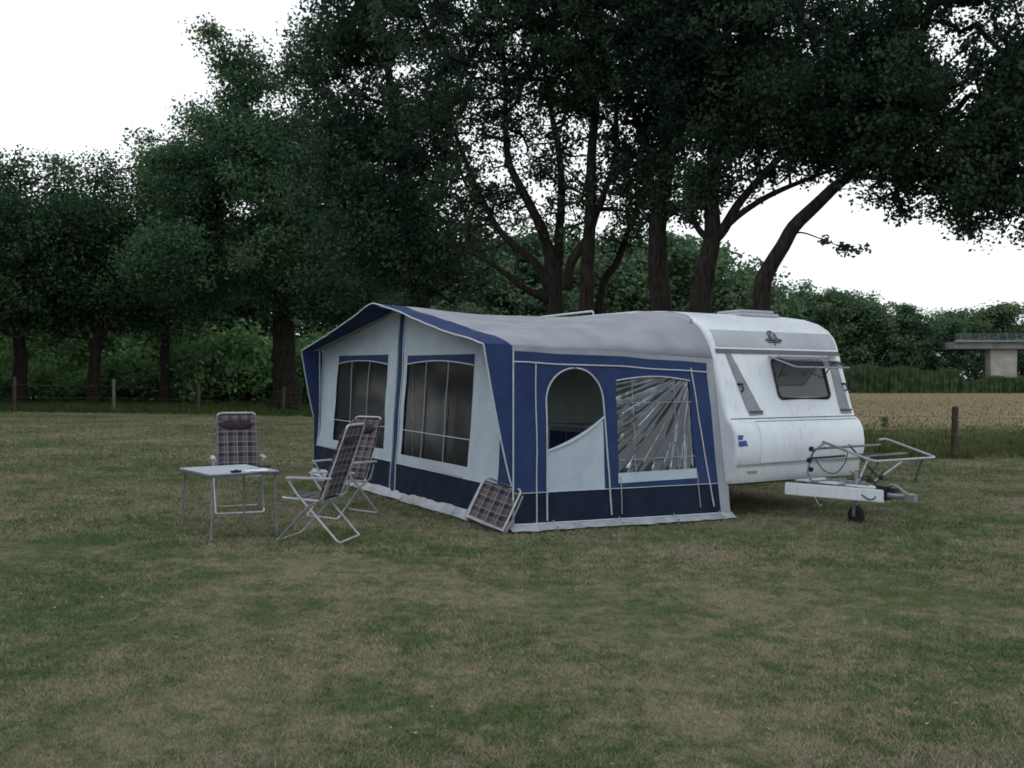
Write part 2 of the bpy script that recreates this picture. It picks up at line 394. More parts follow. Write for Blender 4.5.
L.new(sky.outputs[0], veil.inputs['A']); L.new(scl.outputs[0], veil.inputs['B']); L.new(veil.outputs['Result'], bg.inputs['Color'])
sl = bpy.data.lights.new('sun', 'SUN'); so = bpy.data.objects.new('sun', sl); COL.objects.link(so)
sl.energy = 0.5; sl.angle = math.radians(40); sl.color = (1, 0.97, 0.93)
# sun_rotation measured clockwise from +Y; the lamp comes from that same direction
sd = Vector((math.sin(SUN_ROT)*math.cos(SUN_EL), math.cos(SUN_ROT)*math.cos(SUN_EL), math.sin(SUN_EL)))
so.rotation_euler = sd.to_track_quat('Z', 'Y').to_euler(); so.location = (0, 0, 30)
vs = scene.view_settings; vs.view_transform = 'Standard'; vs.look = 'None'; vs.gamma = 1; vs.use_curve_mapping = False; vs.exposure = 0.15
scene.cycles.filter_width = 1.7
scene.cycles.max_bounces = 8; scene.cycles.transparent_max_bounces = 12

# ------------------------------------------------------------------ ground
def sheet(name, xs, ys, zoff, m, mask=None):
    mb = MB(); nx = len(xs); idx = {}
    for i, x in enumerate(xs):
        for j, y in enumerate(ys):
            mb.v.append(Vector((x, y, gz(x, y)+zoff + (0.012*noise.noise(Vector((x*.8, y*.8, 0))) if abs(x) < 30 and y < 40 else 0))))
    ny = len(ys)
    for i in range(nx-1):
        for j in range(ny-1):
            q = i*ny+j; mb.face([q, q+ny, q+ny+1, q+1])
    return mb.build(name, m)
gx = sorted(set([round(float(v), 3) for v in np.concatenate([np.linspace(-30, 30, 121), np.linspace(-600, -30, 30), np.linspace(30, 600, 30)])]))
gy = sorted(set([round(float(v), 3) for v in np.concatenate([np.linspace(-12, 40, 105), np.linspace(-300, -12, 14), np.linspace(40, 1500, 60)])]))
lawn = sheet('lawn', gx, gy, 0, M['lawn']); tag(lawn, kind='structure')

def field_edge(x):  # near edge of the stubble field
    return 34+1.6*noise.noise(Vector((x*.2, 3, 0)))+0.05*x
mb = MB(); fx = np.concatenate([np.linspace(6, 60, 80), np.linspace(62, 160, 30)]); fy = np.linspace(0, 1, 60)
mb.grid(lambda a, b: (lambda x: (x, lerp(field_edge(x), 186, b**1.6), gz(x, 0)+0.004+0.012))(lerp(4, 170, a)), 120, 60)
fo = mb.build('field', M['stubble']); tag(fo, kind='structure')

def blades(name, xs, ys, h, wd, m, lean=0.5, zfn=gz_np, z0=0.0, nrm_up=0.0):
    n = len(xs); z = zfn(xs, ys)+z0
    a = rng.uniform(0, 2*PI, n); dx = np.cos(a); dy = np.sin(a)
    hh = h*rng.uniform(0.5, 1.25, n); ww = wd*rng.uniform(0.7, 1.4, n)
    la = rng.uniform(0, 2*PI, n); lm = hh*lean*rng.uniform(0, 1.3, n)
    V = np.zeros((n, 3, 3))
    V[:, 0] = np.stack([xs-dx*ww, ys-dy*ww, z-0.005], 1); V[:, 1] = np.stack([xs+dx*ww, ys+dy*ww, z-0.005], 1)
    V[:, 2] = np.stack([xs+np.cos(la)*lm, ys+np.sin(la)*lm, z+hh], 1)
    return link(name, np_mesh(name, V, 3), m)
# short lawn blades: density falls with distance
def wedge(n, y0, y1, p=1.0):
    y = y0+(y1-y0)*rng.uniform(0, 1, n)**p; x = rng.uniform(-0.62, 0.62, n)*y
    return x, y
x1, y1 = wedge(380000, 3.3, 9.0, 1.2); x2, y2 = wedge(170000, 8.5, 17, 1.1); x3, y3 = wedge(90000, 16, 38)
X = np.concatenate([x1, x2, x3]); Y = np.concatenate([y1, y2, y3])
hs = np.concatenate([np.full(len(x1), 0.019), np.full(len(x2), 0.034), np.full(len(x3), 0.05)])
ws = np.concatenate([np.full(len(x1), 0.0026), np.full(len(x2), 0.0045), np.full(len(x3), 0.009)])
g1 = blades('lawn_grass', X, Y, hs, ws, M['blade'], lean=1.7); tag(g1, 'short dry patchy grass covering the mown camping lawn', 'grass', kind='stuff')
# fallen leaves on the lawn
n = 170; xs, ys = wedge(n, 3.6, 15); V = np.zeros((n, 4, 3)); a = rng.uniform(0, 6.28, n); s = rng.uniform(0.005, 0.012, n)
for k in range(4):
    V[:, k] = np.stack([xs+np.cos(a+k*PI/2)*s*(1.5 if k % 2 else .8), ys+np.sin(a+k*PI/2)*s*(1.5 if k % 2 else .8), gz_np(xs, ys)+0.022+rng.uniform(0, .008, n)], 1)
o = link('fallen_leaves', np_mesh('fallen_leaves', V, 4), M['litter']); tag(o, 'small pale fallen leaves scattered over the lawn', 'leaves', kind='stuff')
# long grass along the right fence and field edge
n = 60000; xs = rng.uniform(5, 34, n); ys = 21.2+(xs-10)*0.12+np.abs(rng.normal(0, 1, n))*7.5
g2 = blades('verge_grass', xs, ys, 0.14*np.clip(1.4-(ys-21)/26, .3, 1.4), 0.012, M['verge'], lean=0.8); tag(g2, 'longer green grass growing along the fence at the field edge', 'grass', kind='stuff')
n = 40000; xs = rng.uniform(-36, 2, n); ys = 38+rng.uniform(0, 18, n)
g3 = blades('woodside_grass', xs, ys, 0.30, 0.02, M['verge_shaded'], lean=0.8); tag(g3, 'long grass beyond the left fence, coloured dark for the shade under the trees', 'grass', kind='stuff')
n = 60000; xs = rng.uniform(12, 120, n); ys = 36+rng.uniform(0, 1, n)**1.3*140
g4 = blades('field_stubble', xs, ys, 0.12, 0.03, M['stubble'], lean=0.5, z0=0.016); tag(g4, 'golden stubble standing on the mown field', 'stubble', kind='stuff')
# reed strip
n = 110000; xs = rng.uniform(45, 170, n); ys = 173+rng.uniform(0, 4, n)
hh = np.where(xs < 84, 4.0, 2.5)+0.4*np.sin(xs*.21)+0.3*np.sin(xs*.77+1)
g5 = blades('reed_bed', xs, ys, hh, 0.16, M['reed'], lean=0.12); tag(g5, 'tall green reed strip along the far edge of the golden field', 'reeds', kind='stuff')

# ------------------------------------------------------------------ trees
def leaves_np(C, m, rad, size, flat=0.65, up=0.3, sizevar=(0.6, 1.3)):
    n = len(C)*m
    cc = np.repeat(C, m, 0); rr = np.repeat(rad, m)[:, None] if not np.isscalar(rad) else rad
    d = rng.normal(0, 1, (n, 3)); d /= np.linalg.norm(d, axis=1)[:, None]
    d *= (rng.uniform(0, 1, n)**0.5)[:, None]; d[:, 2] *= flat
    P = cc+d*rr
    nr = rng.normal(0, 1, (n, 3)); nr[:, 2] += up*2; nr /= np.linalg.norm(nr, axis=1)[:, None]
    t = rng.normal(0, 1, (n, 3)); u = np.cross(nr, t); u /= np.linalg.norm(u, axis=1)[:, None]+1e-9
    v = np.cross(nr, u); s = (size*rng.uniform(sizevar[0], sizevar[1], n))[:, None]
    V = np.zeros((n, 4, 3)); fold = nr*s*0.15
    V[:, 0] = P-u*s*.5; V[:, 1] = P-v*s*.32+fold; V[:, 2] = P+u*s*.5; V[:, 3] = P+v*s*.32+fold
    return V

def sample_blobs(blobs, gap=None, gscale=0.35, seed=0):
    out = []; rad = []
    for (c, r, n) in blobs:
        c = np.array(c); r = np.array(r if hasattr(r, '__len__') else (r, r, r))
        k = 0; tries = 0
        while k < n and tries < n*6:
            tries += 1
            d = rng.normal(0, 1, 3); d /= np.linalg.norm(d); d *= rng.uniform(0, 1)**0.4
            p = c+d*r
            if gap is not None and noise.noise(Vector(p*gscale)+Vector((seed*7.3, 0, 0))) < gap: continue
            out.append(p); k += 1
    return np.array(out)

def grow_tree(name, label, base, limbs, clusters, leaf, m_leaf, leaves_per, crad, twig=0.016, group=None, cat='tree', flat=0.65, bark='bark', step=0.7, rpow=0.46, sparse=None, sp_leaves=19, sp_rad=.30):
    """limbs: list of [(point, radius), ...] starting on the trunk; clusters: leaf clump centres. Thin boughs join each clump to the wood."""
    base = Vector(base); root = thing(name, label, cat, base, 0, group)
    P = []; par = []; lr = []
    tm = MB()
    for li, limb in enumerate(limbs):
        pts = catmull([p for p, r in limb], 5); rr = []
        L0 = len(limb)
        for k in range(len(pts)):
            t = k/5; i = min(int(t), L0-2); rr.append(lerp(limb[i][1], limb[i+1][1], t-i))
        j0 = len(P)
        for k, p in enumerate(pts):
            P.append(np.array(p)); par.append(-1 if k == 0 else len(P)-2); lr.append(rr[k])
        wob = [p-base+Vector((noise.noise(p*1.7), noise.noise(p*1.7+Vector((9, 0, 0))), 0))*rr[i]*.35 for i, p in enumerate(pts)]
        if li == 0:   # root flare
            rr = [r*(1+0.35*math.exp(-max(p.z-base.z, 0)/0.4)) for p, r in zip(pts, rr)]
        tm.tube(wob, rr, sides=14 if rr[0] > .12 else 8)
    nl = len(P); P = list(P)
    nd = len(clusters)
    if sparse is not None: clusters = np.concatenate([clusters, sparse])
    arr = np.array(P); cl = np.array(clusters)
    d0 = np.array([np.min(np.linalg.norm(arr-c, axis=1)) for c in cl]); order = np.argsort(d0)
    cap = nl+len(cl)*14; A = np.zeros((cap, 3)); A[:nl] = arr; cnt = nl
    pa = par+[0]*(cap-nl); start = nl; lrad = lr+[0]*(cap-nl)
    for ci in order:
        c = cl[ci]; D = np.linalg.norm(A[:cnt]-c, axis=1)
        D2 = D+np.maximum(0, A[:cnt, 2]-c[2])*0.6   # prefer wood below the clump
        j = int(np.argmin(D2)); p = A[j].copy(); ln = np.linalg.norm(c-p); k = min(12, max(1, int(ln/step)))
        prev = j; jit = rng.normal(0, 1, 3)*ln*0.09
        for q in range(1, k+1):
            t = q/k; pt = p+(c-p)*t+jit*math.sin(PI*t)+np.array((0, 0, 0.07*ln*math.sin(PI*t)))
            if cnt >= cap: break
            A[cnt] = pt; pa[cnt] = prev; prev = cnt; cnt += 1
    des = np.zeros(cnt); des[nl:] = 0.25
    for i in range(cnt-1, nl-1, -1):
        if pa[i] >= nl: des[pa[i]] += des[i]
    tr = MB(); bb = np.array(base)
    for i in range(nl, cnt):
        r1 = twig*(max(des[i], .25)*4)**rpow*0.7; j = pa[i]
        r0 = twig*(max(des[j], .25)*4)**rpow*0.7 if j >= nl else min(r1*1.25, lrad[j])
        r0 = min(r0, r1*1.6)
        tr.tube([A[j]-bb, A[i]-bb], [r0, r1], sides=5, cap=False)
    # trunk carries limbs, one mesh of wood
    off = len(tm.v); tm.v += tr.v; tm.f += [[i+off for i in f] for f in tr.f]; tm.mi += tr.mi
    me = bpy.data.meshes.new('trunk'); me.from_pydata([tuple(v) for v in tm.v], [], tm.f)
    for p in me.polygons: p.use_smooth = True
    link('trunk', me, M[bark], root)
    V = leaves_np(cl[:nd]-bb, leaves_per, crad*rng.uniform(.6, 1.35, nd), leaf, flat=flat)
    if sparse is not None: V = np.concatenate([V, leaves_np(cl[nd:]-bb, sp_leaves, sp_rad*rng.uniform(.6, 1.5, len(cl)-nd), leaf*.95, flat=.8)])
    link('crown', np_mesh('crown', V, 4), m_leaf, root)
    return root

def B(px, py, Y, rx, n, rz=None, ry=None):
    """blob of clumps: pixel centre, distance and radii in metres"""
    return (at(px, py, Y), (rx, ry or rx, rz or rx*.75), n)
def gp(px, Y):
    x = (px-512)/F*Y; return (x, Y, gz(x, Y))
def W(px, py, Y, r): return (Vector(at(px, py, Y)), r)
def T(px, Y, r): return (Vector(gp(px, Y)), r)

NG = 'near oaks behind the awning and caravan'
# many-stemmed tree behind the awning
Y0 = 24
cl = sample_blobs([B(505, 35, 24, 3.8, 130, 2.2), B(470, 130, 24.5, 2.2, 26, 2.0), B(560, 10, 24, 3.4, 130, 2.0), B(520, -90, 24, 6, 260, 3.0, 4.5), B(468, 205, 25, 1.3, 26, 1.3), B(535, 150, 24, 1.6, 24, 1.5), B(435, 40, 24, 1.8, 50, 2.4)], gap=0.05, gscale=0.75, seed=1)
grow_tree('oak_tree', 'dark tree with many fanned stems rising behind the middle of the awning roof', gp(553, Y0), [
    [T(553, Y0, .28), W(555, 300, Y0, .22), W(546, 240, Y0, .14), W(525, 195, Y0, .11), W(507, 154, Y0, .09), W(505, 83, 24.3, .06), W(500, 10, 24.5, .05)],
    [W(553, 290, Y0, .16), W(535, 262, Y0, .11), W(502, 233, 24.3, .085), W(477, 187, 24.6, .06), W(452, 125, 25, .05)],
    [W(556, 285, Y0, .17), W(559, 240, Y0, .12), W(561, 167, 23.7, .09), W(548, 96, 23.5, .06), W(540, 20, 23.5, .05)],
    [W(550, 300, Y0, .12), W(520, 285, 23.6, .08), W(490, 262, 23.4, .06), W(466, 250, 23.3, .03)]],
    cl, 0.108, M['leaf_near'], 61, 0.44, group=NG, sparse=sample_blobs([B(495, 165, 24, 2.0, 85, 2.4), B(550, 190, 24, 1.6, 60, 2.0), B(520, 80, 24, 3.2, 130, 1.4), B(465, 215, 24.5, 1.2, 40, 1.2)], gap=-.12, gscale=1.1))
# straight twin tree
cl = sample_blobs([B(600, 30, 23, 3.2, 150, 1.8), B(590, -70, 23, 5.5, 280, 2.6, 4.5), B(635, 85, 22.5, 1.8, 46, 1.3), B(590, 110, 23, 1.4, 18, 1.0), B(640, 170, 23, 1.1, 16, .9), B(560, 200, 23.3, 1.0, 11, .9)], gap=0.07, gscale=0.75, seed=2)
grow_tree('oak_tree', 'dark upright tree forking high, standing just right of the many-stemmed tree', gp(586, 23), [
    [T(588, 23, .24), W(586, 306, 23, .19), W(590, 225, 23, .15), W(592, 158, 23, .12), W(594, 83, 23, .09), W(583, 15, 23, .06)],
    [W(590, 232, 23, .11), W(598, 208, 23, .085), W(615, 158, 22.8, .07), W(617, 96, 22.6, .05), W(625, 30, 22.4, .04)],
    [W(567, 290, 23.4, .14), W(572, 262, 23.2, .12), W(588, 238, 23, .11)]],
    cl, 0.108, M['leaf_near'], 61, 0.43, group=NG, sparse=sample_blobs([B(610, 150, 23, 1.7, 75, 2.0), B(575, 190, 23, 1.2, 36, 1.2), B(630, 190, 23, 1.1, 46, 1.0), B(610, 75, 23, 2.6, 110, 1.0)], gap=-.12, gscale=1.1))
cl = sample_blobs([B(650, 160, 25, 1.4, 22, 1.2), B(640, 200, 25, 1.1, 14, .8), B(665, 90, 25, 2.0, 30, 1.5)], gap=-0.1, gscale=.6, seed=3)
grow_tree('oak_tree', 'slim young tree leaning right between the upright tree and the thick trunk', gp(598, 25), [
    [T(596, 25, .13), W(600, 298, 25, .11), W(617, 262, 25, .10), W(627, 232, 25, .08), W(637, 205, 25, .05), W(655, 170, 25, .03)]],
    cl, 0.108, M['leaf_near'], 56, 0.40, group=NG, sparse=sample_blobs([B(645, 190, 25, 1.2, 60, 1.2), B(625, 240, 25, .8, 30, .6)], gap=-.12, gscale=1.1))
# thick trunk left of the caravan roof hatch
cl = sample_blobs([B(665, 45, 22, 3.0, 190, 1.7), B(690, -60, 22, 5.5, 300, 2.5, 4.5), B(645, 130, 22, 1.3, 28, 1.0), B(700, 105, 21.5, 1.9, 80, 1.3), B(688, 205, 22.6, 0.8, 9, .6)], gap=0.04, gscale=0.75, seed=4)
grow_tree('oak_tree', 'thick dark trunk rising straight behind the join of awning and caravan', gp(661, 22), [
    [T(663, 22, .28), W(661, 306, 22, .25), W(658, 228, 22, .21), W(667, 160, 22, .17), W(670, 110, 22, .16), W(680, 30, 22, .08)],
    [W(668, 160, 22, .12), W(690, 110, 21.6, .09), W(712, 50, 21.4, .05)],
    [W(664, 185, 22, .10), W(640, 130, 22.2, .07), W(625, 80, 22.4, .04)]],
    cl, 0.108, M['leaf_near'], 64, 0.43, group=NG, sparse=sample_blobs([B(655, 170, 22, 1.4, 60, 1.3), B(690, 160, 22, 1.2, 60, 1.2), B(640, 215, 22.3, .6, 22, .4), B(690, 205, 22.3, .8, 40, .5), B(680, 90, 22, 2.6, 140, 1.2)], gap=-.12, gscale=1.1))
# forked trunk
cl = sample_blobs([B(735, 55, 20.5, 2.9, 260, 1.6), B(760, -50, 20.5, 5, 330, 2.5, 4.2), B(790, 95, 20, 2.2, 150, 1.1), B(710, 110, 20.5, 1.5, 46, 1.0), B(828, 145, 19.8, 1.2, 40, .6), B(697, 178, 20.6, .6, 9, .5), B(745, 138, 20.4, 1.2, 22, .6)], gap=0.02, gscale=0.75, seed=5)
grow_tree('oak_tree', 'forked dark tree behind the caravan roof with two thin limbs reaching right', gp(700, 20.5), [
    [T(697, 20.5, .28), W(700, 310, 20.5, .24), W(706, 270, 20.5, .21), W(713, 238, 20.5, .19), W(711, 177, 20.5, .14), W(722, 130, 20.5, .14), W(733, 80, 20.5, .09), W(745, 10, 20.5, .05)],
    [W(713, 240, 20.5, .15), W(724, 228, 20.4, .12), W(742, 199, 20.2, .09), W(773, 164, 20, .07), W(800, 140, 19.8, .04)],
    [W(728, 224, 20.3, .08), W(745, 210, 20.2, .07), W(773, 193, 20, .06), W(817, 175, 19.8, .04), W(845, 165, 19.7, .025)],
    [W(709, 240, 20.5, .08), W(697, 226, 20.5, .07), W(691, 208, 20.5, .055), W(692, 175, 20.5, .04)]],
    cl, 0.105, M['leaf_near'], 64, 0.41, group=NG, sparse=sample_blobs([B(745, 165, 20.3, 1.5, 110, .7), B(700, 190, 20.5, .8, 50, .6), B(790, 145, 20, 1.8, 130, .6), B(840, 160, 19.8, 1.2, 80, .5), B(760, 100, 20.3, 2.4, 120, 1.2)], gap=-.12, gscale=1.1))
# leaning trunk, right
cl = sample_blobs([B(880, 75, 18.6, 2.6, 260, 1.3), B(960, 100, 18, 2.6, 230, 1.4), B(1020, 80, 17.6, 2.6, 200, 2.0), B(930, -30, 18, 5, 360, 2.4, 3.8), B(1012, 185, 17.5, .9, 26, .5), B(840, 115, 18.8, 1.4, 70, .7), B(1060, 130, 17.5, 2.0, 90, 1.6), B(890, 150, 18.5, .9, 22, .4), B(1000, 150, 17.6, 1.6, 54, .7)], gap=0.0, gscale=0.8, seed=6)
hang = [at(822+rng.uniform(-3, 3), 238+rng.uniform(-3, 3), 18.9) for _ in range(2)]+[at(848+rng.uniform(-14, 14), 252+rng.uniform(-5, 4), 18.9) for _ in range(4)]+[at(858+rng.uniform(-14, 10), 249+rng.uniform(-3, 3), 18.9) for _ in range(3)]
r6 = grow_tree('oak_tree', 'dark tree leaning right above the caravan nose, its crown filling the top right', gp(762, 19), [
    [T(757, 19, .23), W(761, 308, 19, .18), W(773, 261, 19, .155), W(795, 226, 19, .14), W(826, 195, 18.9, .12), W(853, 172, 18.8, .10), W(888, 140, 18.6, .10), W(930, 90, 18.4, .06)],
    [W(853, 173, 18.8, .08), W(880, 178, 18.7, .05), W(908, 180, 18.5, .035), W(945, 172, 18.2, .02)],
    [W(880, 148, 18.7, .08), W(930, 140, 18.2, .06), W(985, 150, 17.8, .035)],
    [W(783, 240, 19, .03), W(799, 232, 18.95, .018), W(820, 238, 18.9, .012), W(850, 250, 18.9, .008)]],
    cl, 0.10, M['leaf_near'], 66, 0.38, group=NG, sparse=sample_blobs([B(900, 165, 18.5, 1.5, 150, .7), B(960, 190, 18, 1.5, 170, .6), B(1010, 205, 17.6, 1.2, 120, .8), B(940, 130, 18.2, 2.6, 150, 1.4), B(850, 160, 18.8, .8, 50, .5), B(1015, 235, 17.6, .35, 14, .25), B(965, 222, 17.9, .5, 16, .2)], gap=-.12, gscale=1.1))
V = leaves_np(np.array(hang)-np.array(gp(762, 19)), 16, 0.17, 0.11)
link('leaf_spray', np_mesh('leaf_spray', V, 4), M['leaf_near'], r6)
# tall tree whose crown closes the top left of centre
cl = sample_blobs([B(400, 50, 30, 3.0, 230, 3.6), B(415, -90, 30, 4.6, 220, 3.5, 5), B(360, 120, 31, 3.0, 200, 3.4), B(395, 160, 29, 2.4, 150, 3.0), B(420, 240, 29, 2.4, 120, 2.0), B(370, 240, 30, 3.0, 180, 2.4), B(345, 15, 30, 1.5, 50, 2.4)], gap=-0.18, gscale=0.4, seed=7)
grow_tree('oak_tree', 'broad dark tree whose dense crown hangs low behind the peak of the awning', gp(420, 31), [
    [T(420, 31, .38), W(421, 300, 31, .32), W(415, 240, 31, .27), W(400, 150, 30.5, .2), W(385, 50, 30, .1)],
    [W(418, 270, 31, .18), W(380, 230, 30.5, .12), W(345, 190, 30.3, .06)],
    [W(414, 235, 31, .18), W(435, 180, 30, .12), W(450, 120, 29.5, .06)]],
    cl, 0.15, M['leaf_near'], 54, 0.68, group=NG, sparse=sample_blobs([B(450, 150, 29, 2.0, 120, 3.0), B(420, 270, 29, 3, 80, 1.2), B(330, 60, 30, 1.6, 60, 2.4)], gap=-.12, gscale=1.1))

LG = 'large trees at the wood edge beyond the left fence'
cl = sample_blobs([B(245, 205, 44, 4.0, 300, 4.4), B(315, 150, 45, 3.8, 260, 4.2), B(255, 120, 45, 1.8, 80, 2.0), B(225, 150, 44, 1.9, 80, 1.9), B(300, 230, 43, 5, 300, 4), B(180, 190, 43, 2.0, 90, 2.4), B(205, 265, 41, 3.4, 150, 2), B(340, 280, 42, 3, 150, 2.2), B(213, 35, 45, .6, 9, .9), B(226, 60, 45, .9, 14, .9), B(246, 50, 45, .6, 8, 1.0), B(250, 85, 45, 1.3, 34, 1.4), B(318, 60, 44, 1.2, 34, 2.2), B(200, 120, 44, .8, 12, .9)], gap=-0.22, gscale=0.3, seed=8)
grow_tree('oak_tree', 'tallest left-hand oak with thick trunk at the lawn edge beside the awning', gp(285, 43), [
    [T(286, 43, .70), (Vector(at(285, 375, 43)), .56), (Vector(at(284, 330, 43)), .48), W(283, 295, 43, .44), W(280, 230, 43.5, .3), W(255, 130, 44.5, .18), W(222, 50, 45, .05)],
    [W(283, 300, 43, .28), W(268, 270, 43, .22), W(240, 240, 42.5, .12), W(215, 225, 42, .06)],
    [W(286, 300, 43, .3), W(300, 265, 43, .24), W(312, 180, 44, .15), W(318, 90, 44.5, .06)]],
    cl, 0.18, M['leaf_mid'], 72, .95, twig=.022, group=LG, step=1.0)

def free_tree(px, Y, top_py, width, label, mat_, n, leaf, per, crad, seed, trunk_r=.3, low=0.25, group=None, name='broadleaf_tree', gap=-0.2, lean=0.0):
    b = Vector(gp(px, Y)); H = (HC-(top_py-HY)/F*Y)-b.z; bl = []
    R = width/2
    random.seed(seed)
    bl.append(((b.x, b.y, b.z+H*(.62 if low > .19 else .5)), (R, R, H*(.36 if low > .19 else .46)), int(n*.5)))
    for k in range(7):
        a = random.uniform(0, 2*PI); rr = random.uniform(.35, .75)*R; z = random.uniform(low+(.12 if low > .19 else 0), .86)*H
        q = random.uniform(.28, .48)*R*(1.15-.5*z/H)
        bl.append(((b.x+rr*math.cos(a), b.y+rr*math.sin(a), b.z+z), (q, q, q*.8), int(n*.5/7)))
    c = sample_blobs(bl, gap=gap, gscale=1.6/R, seed=seed)
    c = c[(c[:, 2] < b.z+H-crad*.4) & (c[:, 2] > b.z+crad*.5)]
    top = Vector((b.x+lean*H, b.y, b.z+H*.85))
    lm = [[(b, trunk_r), (b+Vector((0, 0, H*.15)), trunk_r*.85), (b.lerp(top, .45)+Vector((random.uniform(-.3, .3), 0, 0)), trunk_r*.6), (top, trunk_r*.12)]]
    for k in range(4):
        a = random.uniform(0, 2*PI); s = b.lerp(top, random.uniform(.22, .45)); e = s+Vector((math.cos(a)*R*.6, math.sin(a)*R*.6, H*.25))
        lm.append([(s, trunk_r*.4), (s.lerp(e, .5)+Vector((0, 0, .4)), trunk_r*.28), (e, trunk_r*.1)])
    return grow_tree(name, label, b, lm, c, leaf, mat_, per, crad, twig=trunk_r*.06, group=group, step=1.2)

free_tree(20, 46, 146, 9.5, 'leftmost tree at the wood edge, its crown cut by the picture side', M['leaf_mid'], 560, .19, 66, 1.0, 11, .38, .24, LG)
free_tree(94, 47, 150, 9.5, 'second tree from the left, rounded crown over a dark slim trunk', M['leaf_mid'], 560, .19, 66, 1.0, 12, .34, .24, LG)
free_tree(165, 49, 128, 9.0, 'rounded tree tucked between the second tree and the tall left-hand oak', M['leaf_mid'], 540, .19, 66, 1.0, 13, .30, .2, LG)
free_tree(-45, 50, 160, 10, 'tree at the wood edge just past the left side of the picture', M['leaf_mid'], 420, .26, 40, 1.1, 14, .34, .22, LG)

# backing trees: a few models, copied along the wood
def tree_model(seed, H, Rr, mat_, n, leaf, per, crad):
    random.seed(seed); r = free_tree(512+5, 60, HY-(H-HC)*F/60, Rr*2, 'x', mat_, n, leaf, per, crad, seed, .28, .08, name='woodland_tree')
    return r
BG = 'woodland trees standing behind the front row'
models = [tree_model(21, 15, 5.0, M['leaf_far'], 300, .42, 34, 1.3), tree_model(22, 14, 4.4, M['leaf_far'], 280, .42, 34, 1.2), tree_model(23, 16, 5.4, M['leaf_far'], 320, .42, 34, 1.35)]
MODEL_H = [15, 14, 16]
used = [False]*3; recs = []
def plant(k, px, Y, H, label, group, wide=1.0, rot=None):
    if used[k]: o = copy_tree(models[k])
    else: o = models[k]; used[k] = True
    x, y, z = gp(px, Y); o.location = (x, y, z); s = H/MODEL_H[k]
    o.scale = (s*wide, s*wide, s); o.rotation_euler = (0, 0, random.uniform(0, 6.28) if rot is None else rot)
    tag(o, label, 'tree', group); return o
random.seed(99)
# wood behind the left row (mostly covered by it)
i = 0
for px in range(-60, 430, 42):
    plant(i % 3, px+random.uniform(-8, 8), random.uniform(60, 68), random.uniform(12.5, 15.5)*(0.9 if px > 120 else .95), 'shaded woodland tree filling the gaps behind the left row of large trees', 'shaded trees behind the left row', 1.25); i += 1
# wood seen between the near trunks
mid = [(440, 74, 15), (478, 78, 15), (515, 74, 15.5), (552, 80, 16), (590, 82, 16), (622, 84, 16.5), (655, 86, 17), (690, 90, 17.5), (722, 95, 16.5), (750, 100, 14)]
for (px, Y, H) in mid:
    plant(i % 3, px, Y, H, 'green woodland tree seen between the near trunks above the awning roof', 'trees of the wood seen between the near trunks', 1.15); i += 1
right = [(783, 186, 22.1, 'first tree of the far wood, just right of the leaning trunk'), (806, 186, 23.1, 'far tree above the rounded roof corner of the caravan'),
         (828, 186, 22.4, 'far tree directly above the propped caravan window'), (850, 186, 22.2, 'tall far tree just right of the caravan roof corner'),
         (872, 186, 20.6, 'far rounded tree above the left end of the reed strip'), (893, 186, 19.4, 'far tree left of the dip in the distant treeline'),
         (913, 186, 17.3, 'lower far tree standing in the dip of the treeline'), (934, 186, 17.1, 'far tree at the left end of the concrete bridge'),
         (958, 200, 19.3, 'far tree rising behind the left part of the bridge deck'), (992, 202, 20.9, 'rounded dark far tree rising behind the bridge pier'),
         (1022, 204, 19.8, 'far tree behind the bridge at the right picture edge'), (1050, 204, 19.8, 'far tree behind the bridge just outside the right edge')]
for (px, Y, H, lb) in right:
    plant(i % 3, px, Y, H, lb, 'trees of the far wood beyond the field', 1.1); i += 1
for px, Y, H in [(770, 195, 18), (800, 198, 21), (838, 198, 20.5), (865, 200, 19.5), (902, 200, 17), (925, 205, 16), (975, 215, 17.5), (1008, 215, 16), (1040, 215, 16)]:
    plant(i % 3, px, Y, H, 'far tree of the rear row, its top showing between the trees before it', 'rear row of the far wood', 1.1); i += 1

for k, (x, y) in enumerate([(-34, 42), (-40, 34), (-37, 26), (-41, 17), (-38, 8), (-42, -2), (-36, -12), (-30, 36), (-44, 28), (-45, 12)]):
    o = plant(k % 3, 512, 60, 15.5, 'woodland tree left of the lawn, outside the picture', 'woodland trees left of the lawn outside the picture', 1.25); o.location = (x, y, gz(x, y))

# bushes along the wood edge: one model, copied
def bush(seed, mat_, R=2.2, H=3.4):
    c = sample_blobs([((0, 0, H*.45), (R, R, H*.42), 90), ((R*.4, .3, H*.62), (R*.5, R*.5, H*.3), 34), ((-R*.5, -.3, H*.5), (R*.5, R*.5, H*.3), 34)], gap=-.25, gscale=.6, seed=seed)
    r = grow_tree('bush', 'x', (0, 0, 0), [[(Vector((0, 0, 0)), .07), (Vector((.1, 0, H*.3)), .05), (Vector((0, .1, H*.6)), .02)], [(Vector((0, 0, .1)), .05), (Vector((R*.4, 0, H*.3)), .03), (Vector((R*.6, 0, H*.5)), .015)]],
                  c, .24, mat_, 34, .62, twig=.01, cat='bush')
    for ch in r.children:
        if ch.name.startswith('trunk'): ch.name = 'stem'; 
        else: ch.name = 'foliage'
    return r
bm_ = [bush(31, M['leaf_bush']), bush(32, M['leaf_bush'], 2.6, 3.0)]
bu = [False, False]
